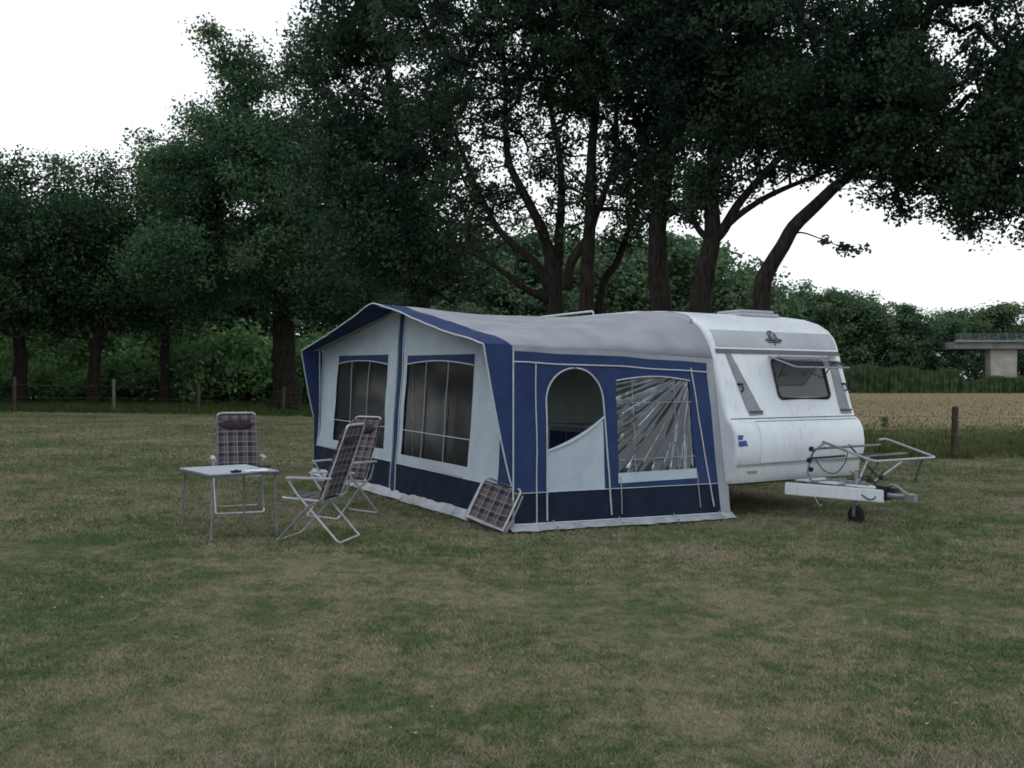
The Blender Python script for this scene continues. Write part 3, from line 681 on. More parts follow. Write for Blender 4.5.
spots = [(-10, 53, .8), (32, 53, .9), (62, 54, .85), (90, 53, .75), (128, 52, .95), (156, 53, .9), (190, 52, 1.0), (222, 51, 1.15), (246, 52, 1.45), (262, 54, 1.5), (305, 53, 1.2), (330, 53, 1.2), (360, 54, 1.3), (400, 55, 1.3), (440, 56, 1.3), (480, 58, 1.4), (520, 60, 1.4), (560, 62, 1.5), (5, 58, 1.6), (45, 58, 1.5), (75, 59, 1.6), (110, 58, 1.6), (145, 58, 1.7), (178, 57, 1.6), (208, 57, 1.6), (320, 57, 1.6)]
for k, (px, Y, s) in enumerate(spots):
    q = k % 2
    o = copy_tree(bm_[q]) if bu[q] else bm_[q]; bu[q] = True
    o.location = gp(px, Y); o.scale = (s, s, s); o.rotation_euler = (0, 0, k*1.7)
    lb = 'bright green bush in the wood-edge thicket, one of a continuous row' if px < 290 else 'green bush in the thicket largely hidden behind the awning'
    tag(o, lb, 'bush', 'bushes of the thicket along the wood edge')
    if px in (246, 262): o['label'] = 'tallest pale green bush in the gap beside the thick left trunk'; o['group'] = 'tall bushes beside the thick left trunk'
# small weed in the field
c = sample_blobs([((0, 0, .55), (.28, .28, .3), 14)])
r = grow_tree('weed_plant', 'small dark weed standing alone in the golden field near the fence post', (0, 0, 0), [[(Vector((0, 0, 0)), .012), (Vector((.03, 0, .4)), .008), (Vector((.05, 0, .8)), .004)]], c, .10, M['leaf_mid'], 14, .13, twig=.003, cat='plant', step=.2)
r.location = gp(886, 33); r.scale = (.6, .6, .7)
for ch in r.children:
    ch.name = 'stem' if ch.name.startswith('trunk') else 'foliage'

# ------------------------------------------------------------------ fences
def fence(label, posts, hs, mats, wires=(0.45, 0.8), rp=.06):
    b = Vector(posts[0]); root = thing('wire_fence', label, 'fence', b)
    for p, h, m_ in zip(posts, hs, mats):
        mb = MB(); q = Vector(p)-b; tl = Vector((random.uniform(-.04, .05), random.uniform(-.04, .04), 0))
        mb.tube([q-Vector((0, 0, .1)), q+Vector((0, 0, h*.5))+tl*.5, q+tl+Vector((0, 0, h-.03)), q+tl+Vector((0, 0, h))], [rp, rp*.97, rp*.95, rp*.7], sides=10)
        mb.build('post', m_, root)
    for wz in wires:
        mb = MB()
        pts = []
        for k in range(len(posts)-1):
            a = Vector(posts[k])-b; c = Vector(posts[k+1])-b
            for t in range(6):
                tt = t/6; pts.append(a.lerp(c, tt)+Vector((0, -rp, wz*hs[k]-0.05*math.sin(PI*tt))))
        pts.append(Vector(posts[-1])-b+Vector((0, -rp, wz*hs[-1])))
        mb.tube(pts, 0.003, sides=4); mb.build('wire', M['wire'], root)
    return root
lp = [gp(-70, 38.5), gp(14, 38), gp(114, 39), gp(199, 40), gp(283, 41), gp(365, 42), gp(450, 43)]
fence('old wire fence with thin uneven posts along the left lawn edge', lp, [1.2, 1.45, 1.4, 1.25, 1.2, 1.2, 1.2], [M['wood'], M['wood'], M['wood_pale'], M['wood'], M['wood'], M['wood'], M['wood']], rp=.07)
rp_ = [(3.2, 25.2, gz(3.2, 0)), gp(954, 21.5), (17.5, 20.2, gz(17.5, 0))]
fence('wire fence with one dark wooden post between the lawn and golden field', rp_, [1.2, 1.2, 1.2], [M['wood']]*3, rp=.075)

# ------------------------------------------------------------------ bridge
br = thing('road_bridge', 'grey concrete road bridge on a broad pier at the far right', 'bridge', gp(998, 180))
def bl(p): return Vector(p)-br.location
mb = MB(); x0 = at(946, 0, 180)[0]; x1_ = 190; zb = HC+(HY-349)/F*180; zt = HC+(HY-342)/F*180
mb.box(bl(((x0+x1_)/2, 182, (zb+zt)/2)), (x1_-x0, 11, zt-zb)); mb.box(bl(((x0+x1_)/2, 176.2, zt+.1)), (x1_-x0, .9, .5))
mb.build('deck', M['deck'], br, bevel=.05)
mb = MB(); zr = zt+.35
for k in range(60):
    x = x0+1+k*(x1_-x0-2)/59; mb.box(bl((x, 176.1, zr+.55)), (.14, .14, 1.1))
for z in (zr+.3, zr+.7, zr+1.1): mb.box(bl(((x0+x1_)/2, 176.0, z)), (x1_-x0, .1, .12))
mb.build('railing', M['rail'], br)
mb = MB(); xa = at(986, 0, 180)[0]; xb = at(1011, 0, 180)[0]
for q in (0,):
    mb.prism([bl((xa+q, 178, -.3)), bl((xb+q, 178, -.3)), bl((xb+q+.2, 178, zb-.01)), bl((xa+q-.2, 178, zb-.01))], (0, 2.2, 0))
mb.build('pier', M['concrete'], br, bevel=.08)


# ------------------------------------------------------------------ awning tent (local: x = s depth toward caravan, y = t along the caravan, z up)
A0 = Vector((0.0, 10.0, 0.0)); ROT = math.atan2(.522, .853)
TL = 6.25; SD = 3.12
tent = thing('awning_tent', 'large navy and pale grey caravan awning with plastic windows and a peaked porch roof', 'awning', A0, ROT)
def grnd(s, t):
    x = .853*s-.522*t; return gz(x, 0)
def zfront(t):   # front gable edge
    u = t/TL*2-1; a = abs(u)
    z = 2.66-0.63*a**1.12-0.045*math.sin(PI*min(a, 1))
    if a < .06: z -= .012*(1-a/.06)
    return z+0.016*t
def zback(t):    # along the caravan rail
    return interp(t, [0.0, .18, .25, .42, .67, 1.0, 1.5, 5.2, 5.8, 6.15, TL], [1.86, 1.93, 2.1, 2.33, 2.50, 2.58, 2.615, 2.62, 2.56, 2.4, 2.1])
fe = lambda t: -.35+.14*t/TL
def roof_pt(t, s):
    w = max(0.0, min(1.0, (s+.35)/(SD+.35)))
    tt0 = t/TL; t_b = .18+(TL-.3)*tt0
    z = lerp(zfront(t), zback(t_b), w)
    z -= 0.10*math.sin(PI*w)*(1-abs(t/TL*2-1)**3)*(.8+.2*math.cos(t*4*PI/TL))   # fabric sags between the poles
    z += 0.05*math.sin(PI*w)*math.exp(-((t-TL/2)/.35)**2) + 0.04*math.exp(-((w-.5)/.06)**2)*0.0
    z += 0.016*noise.noise(Vector((t*1.6, s*1.1, 0))) + .008*noise.noise(Vector((t*4+s*1.5, s*1.3, 5)))
    yy = lerp(t, t_b, w)
    return Vector((s, yy, z))
# roof in two cloths: navy porch band and grey main roof
band_s = lambda t: 0.17*(1-abs(t/TL*2-1))+0.0
mb = MB(); mb.grid(lambda a, b: roof_pt(a*TL, lerp(fe(a*TL), band_s(a*TL), b)), 70, 6)
rb = mb.build('porch_band', M['navy'], tent); 
mb = MB(); mb.grid(lambda a, b: roof_pt(a*TL, lerp(band_s(a*TL), SD, b)), 90, 40)
rf = mb.build('roof', M['roofgrey'], tent)
for o in (rb, rf):
    sm = o.modifiers.new('thickness', 'SOLIDIFY'); sm.thickness = .004
# porch edge piping + hem
mb = MB(); mb.tube([roof_pt(TL*k/60, fe(TL*k/60)-.005)-Vector((0, 0, .004)) for k in range(61)], .010, sides=6); mb.build('porch_piping', M['piping'], tent)
# front wall
def fw(t, z):
    
    s = 0.07*z + 0.02*noise.noise(Vector((t*1.3, z*1.5, 4))) + .008*noise.noise(Vector((t*5+z*3, z*1.2, 1))) + (-.03*math.exp(-((z-.3)/.25)**2)*math.sin(t*3.1))*.4
    return Vector((s, t, z))
def fw_top(t): return roof_pt(t, .30).z-.015
NT, NZ = 260, 110
def fgrid(a, b):
    t = a*TL; g = grnd(0, t); tp = fw_top(t)
    if b < 0.8: z = g+.09+(1.98-(g+.09)+.016*t)*b/.8
    else: z = lerp(1.98+.016*t, max(tp, 1.99+.016*t), (b-.8)/.2)
    return t, z
def fclass(a, b):
    t, z = fgrid(a, b); z0 = z-.022*t
    if abs(t-TL/2-.02) < .085: return 'pole'
    if z0 < .46: return 'skirt'
    for (ta, tb) in ((1.06, 2.93), (3.55, 5.50)):
        if ta < t < tb:
            sag = .05*math.sin(PI*(t-ta)/(tb-ta))
            if .60 < z0 < 1.80+sag: return 'hole'
            if 1.80+sag <= z0 < 1.93+.0: return 'valance%d' % (ta > 3)
    if t < .38 and z0 < 1.35: return 'navy'
    return 'pale'
cells = {}
for i in range(NT):
    for j in range(NZ):
        cells.setdefault(fclass((i+.5)/NT, (j+.5)/NZ), set()).add((i, j))
def wallpart(keys, name, m, NTx, NZx, fn, cells_):
    mb = MB(); idx = {}
    for k in keys:
        for (i, j) in cells_.get(k, ()):
            q = []
            for (di, dj) in ((0, 0), (1, 0), (1, 1), (0, 1)):
                key = (i+di, j+dj)
                if key not in idx: idx[key] = len(mb.v); mb.v.append(fn(key[0]/NTx, key[1]/NZx))
                q.append(idx[key])
            mb.face(q)
    return mb.build(name, m, tent, angle=80)
ffn = lambda a, b: fw(*fgrid(a, b))
wallpart(['pale'], 'front_wall', M['pale'], NT, NZ, ffn, cells)
wallpart(['skirt'], 'front_skirt', M['navy_dark'], NT, NZ, ffn, cells)
wallpart(['navy'], 'corner_panel', M['navy'], NT, NZ, ffn, cells)
for k in (0, 1): wallpart(['valance%d' % k], 'window_valance', M['navy'], NT, NZ, ffn, cells)
def rect_tube(pts, r, name, m, parent=tent, closed=False):
    mb = MB(); mb.tube(pts, r, sides=6, closed=closed); return mb.build(name, m, parent)
# centre band
mb = MB(); zc0 = grnd(0, TL/2)+.05
for dt, m_ in ((0, 0),):
    mb.grid(lambda a, b: fw(TL/2+.02+lerp(-.086, .086, a), lerp(zc0, fw_top(TL/2)-.0, b))+Vector((-.025*math.sin(PI*a), 0, 0)), 6, 40)
mb.build('centre_band', M['navy'], tent)
for dt in (-.088, .108):
    rect_tube([fw(TL/2+.02+dt*.95, lerp(zc0, fw_top(TL/2)-.03, k/30))+Vector((-.008, 0, 0)) for k in range(31)], .009, 'band_piping', M['piping'])
# windows in the front wall
for (ta, tb) in ((1.06, 2.93), (3.55, 5.50)):
    z1 = lambda t: .60+.022*t; 
    z2 = lambda t: 1.80+.022*t+.05*math.sin(PI*(t-ta)/(tb-ta))
    def filmpt(a, b):
        t = lerp(ta-.02, tb+.02, a); z = lerp(z1(t)-.02, z2(t)+.02, b)
        return Vector((.07*z+.014+.006*noise.noise(Vector((t*.9, z*.8, 8))), t, z))
    mb = MB(); mb.grid(filmpt, 24, 16)
    wo = mb.build('window', M['film'], tent)
    mb = MB()
    mb.tube([fw(lerp(ta, tb, k/24), z2(lerp(ta, tb, k/24)))+Vector((-.008, 0, 0)) for k in range(25)], .009, sides=6)
    mb.build('window_tape', M['piping'], wo); mb = MB()
    mb.tube([fw(lerp(ta, tb, k/24), .92+.022*lerp(ta, tb, k/24))+Vector((-.006, 0, 0)) for k in range(25)], .006, sides=6)
    mb.build('window_tape', M['piping'], wo)
    mb = MB()
    for f in (.35, .68):
        t = lerp(ta, tb, f); mb.tube([fw(t, lerp(z1(t), z2(t), k/16))+Vector((-.004, 0, 0)) for k in range(17)], .0065, sides=6)
    mb.build('window_bar', M['edgegrey'], wo)
# seam between wall and skirt
rect_tube([fw(TL*k/50, .46+.022*TL*k/50)+Vector((-.007, 0, 0)) for k in range(51)], .006, 'skirt_seam', M['piping'])
# mud flap on the ground along the front
mb = MB()
def flap_f(a, b):
    t = a*(TL+.1)-.05; g = grnd(0, t); w_ = .09+.04*noise.noise(Vector((t*2.2, 0, 1)))
    return Vector((lerp(.013, -w_, b), t, g+lerp(.115+.02*noise.noise(Vector((t*3, 2, 0))), .022, b**.8)+.012*noise.noise(Vector((t*6, b*3, 0)))))
mb.grid(flap_f, 120, 5); mb.build('front_mud_flap', M['flap'], tent)
# porch cheeks
def cheek(t, sgn):
    mb = MB(); tp = roof_pt(t, -.35)
    pts = []
    def f(a, b):
        z = lerp((.50 if sgn < 0 else .95)+grnd(0, t), roof_pt(t, -.1).z-.01, b); wd = -fe(t)*b**.85
        zz = z if b < .999 else roof_pt(t, -wd*a).z-.004
        return Vector((-wd*a, t+sgn*.004, zz))
    mb.grid(f, 6, 24); o = mb.build('porch_cheek', M['navy'], tent)
    rect_tube([f(1, k/24)+Vector((-.004, 0, 0)) for k in range(25)], .009, 'cheek_piping', M['piping'])
cheek(0.0, -1); cheek(TL, 1)
# side wall (faces the camera)
def sw(s, z):
    t = (-.10+.28*max(0, z)/1.93)*(max(0.0, s)/SD)**1.3
    return Vector((s, t-.006+(.02*noise.noise(Vector((s*2, z*1.6, 7)))+.009*noise.noise(Vector((s*6-z*2.5, z*1.3, 3))))*min(1, s*4), z))
def sgrid(a, b):
    s = a*SD; g = grnd(s, 0); tp = roof_pt(0.0, s).z-.004
    return s, lerp(g+.07, tp, b)
NS, NZ2 = 210, 130
DO = (.44, 1.24); AZ = 1.40
def door_top(s):
    r = (DO[1]-DO[0])/2; c = (DO[0]+DO[1])/2; return AZ+math.sqrt(max(0, r*r-(s-c)**2))*.95
def sclass(a, b):
    s, z = sgrid(a, b)
    if s > 2.96-.0*z: return 'edge'
    if z > roof_pt(0.0, s).z-.07: return 'grey'
    if z < .42-.05*s/SD: return 'skirt'
    if DO[0] < s < DO[1]:
        if z < .50: return 'door'
        dl = lerp(.86, 1.22, (s-DO[0])/(DO[1]-DO[0])) - .05*math.sin(PI*(s-DO[0])/(DO[1]-DO[0]))
        if z < door_top(s): return 'door' if z < dl else 'hole'
    if 1.44 < s < 2.62:
        if .56 < z < 1.64+.05*math.sin(PI*(s-1.44)/1.18): return 'hole'
    return 'navy'
sc = {}
for i in range(NS):
    for j in range(NZ2):
        sc.setdefault(sclass((i+.5)/NS, (j+.5)/NZ2), set()).add((i, j))
sfn = lambda a, b: sw(*sgrid(a, b))
wallpart(['navy'], 'side_wall', M['navy'], NS, NZ2, sfn, sc)
wallpart(['grey'], 'roof_hem', M['roofgrey'], NS, NZ2, sfn, sc)
wallpart(['edge'], 'wall_edge_strip', M['edgegrey'], NS, NZ2, sfn, sc)
wallpart(['skirt'], 'side_skirt', M['navy_dark'], NS, NZ2, sfn, sc)
mb = MB(); mb.grid(lambda a, b: sw(lerp(1.43, 2.63, a), lerp(.455, .572, b))+Vector((0, -.005, 0)), 20, 3); mb.build('window_border', M['pale'], tent)
dr = wallpart(['door'], 'door', M['pale'], NS, NZ2, sfn, sc); 
OFF = Vector((0, -.009, 0))
# door piping: arch and jambs
pts = [sw(DO[0], z)+OFF for z in np.linspace(.1, AZ, 14)]
c_ = (DO[0]+DO[1])/2; r_ = (DO[1]-DO[0])/2
pts += [sw(c_-r_*math.cos(th), AZ+r_*math.sin(th)*.95)+OFF for th in np.linspace(0, PI, 22)[1:]]
pts += [sw(DO[1]+.06*(AZ-z), z)+OFF for z in np.linspace(AZ, .1, 14)[1:]]
rect_tube(pts, .010, 'door_piping', M['piping'])
# folded edge of the half-open door
mb = MB(); mb.tube([sw(lerp(*DO, k/16), lerp(.86, 1.22, k/16)-.05*math.sin(PI*k/16))+OFF for k in range(17)], [.012+.01*math.sin(PI*k/16) for k in range(17)], sides=7); mb.build('door_fold', M['pale'], dr)
# other seams
rect_tube([sw(.0, z)+OFF+Vector((.006, 0, 0)) for z in np.linspace(.05, 1.97, 12)], .010, 'corner_piping', M['piping'])
rect_tube([sw(.30, z)+OFF for z in np.linspace(.08, 1.84, 12)], .008, 'seam_tape', M['piping'])
rect_tube([sw(lerp(2.66, 2.86, 1-(z/1.9)), z)+OFF for z in np.linspace(.1, 1.80, 14)], .009, 'seam_tape', M['piping'])
rect_tube([sw(s, roof_pt(0, s).z-.18)+OFF for s in np.linspace(.02, 2.95, 30)], .009, 'upper_seam_tape', M['piping'])
rect_tube([sw(s, .42-.05*s/SD)+OFF for s in np.linspace(.02, 2.95, 30)], .005, 'skirt_tape', M['piping'])
rect_tube([sw(s, grnd(s, 0)+.085)+OFF for s in np.linspace(.0, 2.98, 30)], .010, 'hem_tape', M['piping'])
rect_tube([sw(1.46, z)+OFF for z in np.linspace(.1, .52, 5)], .006, 'seam_tape', M['edgegrey'])
rect_tube([sw(2.60+.03, z)+OFF for z in np.linspace(.1, .52, 5)], .006, 'seam_tape', M['edgegrey'])
rect_tube([sw(s, 1.64+.05*math.sin(PI*(s-1.44)/1.18))+OFF for s in np.linspace(1.44, 2.62, 20)], .009, 'window_piping', M['piping'])
# crumpled plastic side window: folds fan from its upper right corner
def fanwin(a, b):
    s = lerp(1.43, 2.63, a); z = lerp(.55, 1.70, b)
    dx = (2.70-s)*1.0; dz = (1.78-z); th = math.atan2(dz, dx); r = math.hypot(dx, dz)
    q = 0
    for (f_, am, ph) in ((17, .032, 0.3), (31, .017, 1.9), (61, .007, .7)):
        v_ = math.sin(th*f_+ph+1.6*noise.noise(Vector((s*1.2, z*1.2, f_)))); q += am*(abs(v_)**2.6*2-1)
    q *= min(1, r*1.4)*(.5+.5*math.sin(min(1, max(0, th/1.2))*PI))
    q += .006*noise.noise(Vector((s*9, z*9, 2)))
    e = min(1, 8*min(a, 1-a, b, 1-b)+.1)
    return sw(s, z)+Vector((0, .012+q*e, 0))
mb = MB(); mb.grid(fanwin, 150, 130); swn = mb.build('side_window', M['film_wrinkled'], tent, angle=180)
mb = MB()
for z in (.72, 1.38): mb.tube([sw(s, z)+OFF*.6 for s in np.linspace(1.45, 2.62, 20)], .005, sides=5)
for s in (1.68, 2.34): mb.tube([sw(s, z)+OFF*.6 for z in np.linspace(.56, 1.66, 20)], .005, sides=5)
mb.build('window_bar', M['edgegrey'], swn)
# side mud flap
mb = MB()
mb.grid(lambda a, b: (lambda s: Vector((s, sw(s, .08).y-lerp(0, .10+.05*noise.noise(Vector((s*2.5, 5, 0))), b), grnd(s, 0)+lerp(.09, .025, b**.8)+.012*noise.noise(Vector((s*7, b*2, 3))))))(lerp(-.05, SD+.03, a)), 80, 4)
mb.build('side_mud_flap', M['flap'], tent)
# far wall and frame poles inside
mb = MB(); mb.grid(lambda a, b: Vector((a*SD, TL, lerp(grnd(a*SD, TL), roof_pt(TL, a*SD).z-.01, b))), 8, 8)
mb.build('rear_wall', M['navy'], tent)
for (s, t) in ((.06, .08), (.3, TL/2), (.06, TL-.1), (SD-.1, .5)):
    mb = MB(); mb.tube([(s, t, grnd(s, t)), (s, t, roof_pt(t, s).z-.04)], .014, sides=8); mb.build('frame_pole', M['steel'], tent)
mb = MB(); mb.tube([roof_pt(TL/2, s)-Vector((0, 0, .04)) for s in np.linspace(-.2, SD, 8)], .014, sides=8); mb.build('ridge_pole', M['steel'], tent)
for s, t in ((-.1, 1.2), (-.12, 2.6), (-.12, 4.2), (.5, -.13), (1.4, -.14), (2.2, -.17), (2.9, -.2), (-.13, -.1)):
    mb = MB(); g = grnd(s, t); mb.tube([(s, t, g-.05), (s-.02, t-.02, g+.05), (s+.01, t+.0, g+.065), (s+.03, t+.01, g+.05)], .005, sides=5)
    mb.tube([(s, t, g+.05), (s+.06 if s < 0 else s, t if s < 0 else t+.08, g+.12)], .006, sides=5)
    mb.build('peg', M['steel'], tent)

# furniture dimly seen inside the awning
cab = thing('camping_cupboard', 'dim grey cupboard standing inside the awning behind the open door', 'cupboard', A0+Vector((.853*2.05-.522*1.6, .522*2.05+.853*1.6, gz(.9, 0))), ROT)
mb = MB(); mb.box((0, 0, .54), (.45, .8, 1.04)); mb.build('cabinet', M['band'], cab, bevel=.01)
mb = MB(); mb.box((-.003, 0, 1.078), (.5, .86, .03)); mb.build('top', M['armrest'], cab, bevel=.004)
for q in (-.2, .2):
    mb = MB(); mb.box((-.232, q, .54), (.01, .37, .92)); mb.build('door', M['navy'], cab, bevel=.003)

# ------------------------------------------------------------------ caravan
S0, S1 = 3.08, 5.50; SM = 4.36; TM = 3.2; CZ = -0.12
cv = thing('caravan', 'white caravan with rounded nose, dark front window propped open and roof hatch', 'caravan', A0+Vector((.853*SM-.522*TM, .522*SM+.853*TM, CZ)), ROT)
def cl_(s, t, z): return Vector((s-SM, t-TM, z-CZ))
prof = [(-.02, .34), (-.10, .36), (-.155, .44), (-.175, .56), (-.215, .60), (-.245, .72), (-.25, .85), (-.225, 1.0), (-.175, 1.10), (-.115, 1.155), (-.10, 1.165), (-.085, 1.18), (-.03, 1.32), (.02, 1.50), (.08, 1.70), (.14, 1.90), (.18, 2.03), (.205, 2.12), (.26, 2.24), (.36, 2.35), (.53, 2.45), (.78, 2.53), (1.15, 2.59), (1.8, 2.63), (3.5, 2.65), (5.4, 2.63), (6.0, 2.56), (6.35, 2.38), (6.5, 2.1), (6.58, 1.2), (6.56, .55), (6.5, .36)]
def ft(z):
    zz = [p[1] for p in prof[:24]]; tt = [p[0] for p in prof[:24]]; return float(np.interp(z, zz, tt))
def fp(s, z, off=0.0): return cl_(s, ft(z)-off, z)
pv = [Vector((0, a, b)) for a, b in prof]
cen = Vector((0, 3.2, 1.5))
def inset(pts, d):
    out = []; m_ = len(pts)
    for i in range(m_):
        a = pts[i-1]; b = pts[(i+1) % m_]; tg = (b-a).normalized(); nr = Vector((0, tg.z, -tg.y))
        if nr.dot(pts[i]-cen) > 0: nr = -nr
        out.append(pts[i]+nr*d)
    return out
mb = MB(); secs = []
R_ = .055; angs = np.linspace(0, PI/2, 6)
ss = [(S0+R_*(1-math.sin(a)), R_*(1-math.cos(a))) for a in angs[::-1]]
ss = [(S0+R_*(1-math.cos(a)), R_*(1-math.sin(a))) for a in angs]
allsec = ss+[(lerp(S0+R_, S1-R_, k/6), 0) for k in range(1, 6)]+[(S1-(s-S0), d) for s, d in ss[::-1]]
for s, d in allsec:
    q = inset(pv, d); secs.append(len(mb.v))
    for p in q: mb.v.append(cl_(s, p.y, p.z))
m_ = len(pv)
for i in range(len(secs)-1):
    for k in range(m_):
        k2 = (k+1) % m_; mb.face([secs[i]+k, secs[i]+k2, secs[i+1]+k2, secs[i+1]+k])
mb.face([secs[0]+k for k in range(m_)]); mb.face([secs[-1]+k for k in range(m_)][::-1])
body = mb.build('body', [M['body']], cv, angle=32)
# recessed front shell lines
def strip(za, zb, sa, sb, off, name, m, parent=cv, n=14, th=.012):
    mb = MB(); 
    def f(a, b): return fp(lerp(sa, sb, a), lerp(za, zb, b), off)
    mb.grid(f, n, 8); mb.grid(lambda a, b: f(a, b)+Vector((0, th, 0)), n, 8)
    for b in (0, 1):
        q = [f(a/n, b) for a in range(n+1)]
        k0 = len(mb.v); mb.v += q+[p+Vector((0, th, 0)) for p in q]
        for i in range(n): mb.face([k0+i, k0+i+1, k0+n+2+i, k0+n+1+i])
    for a in (0, 1):
        q = [f(a, b/8) for b in range(9)]; k0 = len(mb.v); mb.v += q+[p+Vector((0, th, 0)) for p in q]
        for i in range(8): mb.face([k0+i, k0+i+1, k0+10+i, k0+9+i])
    return mb.build(name, m, parent)
strip(1.995, 2.05, S0+.05, S1-.05, .014, 'front_moulding', M['trim'])
strip(2.08, 2.30, S0+.07, S1-.07, .006, 'top_shell', M['bodygrey'])
lk = strip(.615, 1.125, S0+.42, S1-.07, .010, 'gas_locker_lid', M['body'])
mb = MB(); mb.tube([fp(s, 1.165, .006) for s in np.linspace(S0+.04, S1-.04, 20)], .008, sides=6); mb.build('locker_seam', M['trim'], cv)
mb = MB(); mb.tube([fp(s, 1.128, .011) for s in np.linspace(S0+.42, S1-.09, 20)], .005, sides=6); mb.build('lid_edge', M['black'], lk)
mb = MB(); mb.tube([fp(s, .60, .004) for s in np.linspace(S0+.05, S1-.05, 20)], .006, sides=6); mb.build('lower_crease', M['band'], cv)
# grey bands either side of the window
def quadband(p4, name, m, off=.008):
    mb = MB(); (a, b, c, d) = p4
    def f(u, v):
        s = lerp(lerp(a[0], b[0], u), lerp(d[0], c[0], u), v); z = lerp(lerp(a[1], b[1], u), lerp(d[1], c[1], u), v)
        return fp(s, z, off)
    mb.grid(f, 3, 14); 
    n0 = len(mb.v); mb.grid(lambda u, v: f(u, v)+Vector((0, .01, 0)), 3, 14)
    return mb.build(name, m, cv)
quadband([(3.28, 2.01), (3.37, 2.01), (3.72, 1.21), (3.47, 1.20)], 'window_band', M['band'])
quadband([(5.21, 1.99), (5.36, 1.99), (5.41, 1.20), (5.20, 1.20)], 'window_band', M['band'])
for s, z in ((3.60, 1.25), (5.31, 1.25)):
    mb = MB(); mb.box(fp(s, z, .02), (.22, .02, .025)); mb.build('band_clip', M['trim'], cv, bevel=.004)
# grab handles
for s, z in ((3.42, 1.555), (5.40, 1.56)):
    mb = MB(); mb.tube(fillet([fp(s, z-.05, -.01), fp(s, z-.04, .05), fp(s, z+.04, .05), fp(s, z+.05, -.01)], .02, 3), .011, sides=8)
    mb.tube([fp(s-.05, z+.045, .02), fp(s+.04, z+.045, .02)], .012, sides=6); mb.build('grab_handle', M['black'], cv)
# emblem at the top: round badge with wings and letters
em = MB(); 
def ep(x, z, o=.02): return fp(4.22+x*1.25, 2.205+z*1.25, o)
em.tube([ep(.055*math.cos(a), .03+.055*math.sin(a)) for a in np.linspace(0, 2*PI, 18)[:-1]], .006, sides=5, closed=True)
em.tube([ep(-.12, -.02), ep(.12, -.02)], .007, sides=5)
em.tube([ep(-.09, -.04), ep(.09, -.04)], .006, sides=5)
em.tube([ep(0, -.04), ep(0, .08)], .007, sides=5)
for q in (-1, 1):
    em.tube([ep(q*.03, -.02), ep(q*.03, .05)], .005, sides=5); em.tube([ep(q*.12, -.02), ep(q*.08, .0), ep(q*.05, .0)], .006, sides=5)
em.tube([ep(0, -.05), ep(0, -.075)], .006, sides=5)
em.build('emblem', M['black'], cv)
# blue marking on the lower left
quadband([(3.11, .97), (3.21, .97), (3.18, .91), (3.11, .91)], 'blue_marking', M['blue_mark'], .004)
quadband([(3.11, .895), (3.24, .905), (3.26, .835), (3.11, .83)], 'blue_marking', M['blue_mark'], .006)
# side light low on the nose
mb = MB(); mb.box(fp(3.42, .50, .012), (.16, .02, .03)); mb.build('marker_light', M['band'], cv, bevel=.005)
# front window
WS = (4.08, 5.06); WZ = (1.41, 1.93)
def rr(s0, s1, z0, z1, r, off, n=5):
    out = []
    for (cx, cz, a0) in ((s1-r, z1-r, 0), (s0+r, z1-r, PI/2), (s0+r, z0+r, PI), (s1-r, z0+r, 1.5*PI)):
        for k in range(n+1):
            a = a0+k/n*PI/2; out.append(fp(cx+r*math.cos(a), cz+r*math.sin(a), off))
    return out
win = MB(); win.tube(rr(*WS, *WZ, .07, .012), .020, sides=8, closed=True); wo = win.build('window_frame', M['black'], cv)
mb = MB(); q = rr(WS[0]+.01, WS[1]-.01, WZ[0]+.01, WZ[1]-.01, .06, .006); mb.v += q; mb.face(list(range(len(q)))); mb.build('window_glass', M['caravan_glass'], wo)
mb = MB(); mb.grid(lambda a, b: fp(lerp(WS[0]+.02, WS[1]-.02, a), lerp(WZ[0]+.02, WZ[1]-.02, b), .003-.0+.0*b)+Vector((0, .0, 0)), 10, 6); mb.build('window_blind', M['curtain'], wo)
# propped pane, hinged at the top, tilted outward
hp = [fp(WS[0]-.03, WZ[1]+.035, .02), fp(WS[1]+.03, WZ[1]+.035, .02)]
outv = Vector((0, -.46, -.15)); 
mb = MB(); npx = 14
def pane(a, b): return hp[0].lerp(hp[1], a)+outv*b+Vector((0, 0, .03*math.sin(PI*b)))
mb.grid(pane, 10, 6); mb.grid(lambda a, b: pane(a, b)+Vector((0, 0, .012)), 10, 6); pn = mb.build('propped_pane', M['caravan_glass'], cv)
mb = MB(); mb.tube(fillet([pane(0, 0), pane(0, 1), pane(1, 1), pane(1, 0)], .06, 4), .012, sides=6); mb.build('pane_edge', M['steel'], pn)
for a in (.06, .94):
    mb = MB(); mb.tube([fp(lerp(*WS, a), WZ[0]+.28, .02), pane(a, .55)], .008, sides=6); mb.build('window_stay', M['black'], wo)
mb = MB(); mb.box(pane(.5, .62)+Vector((0, 0, -.015)), (.12, .06, .02)); mb.box(pane(.12, .62)+Vector((0, 0, -.015)), (.05, .05, .02)); mb.box(pane(.88, .62)+Vector((0, 0, -.015)), (.05, .05, .02)); mb.build('pane_latch', M['black'], pn)
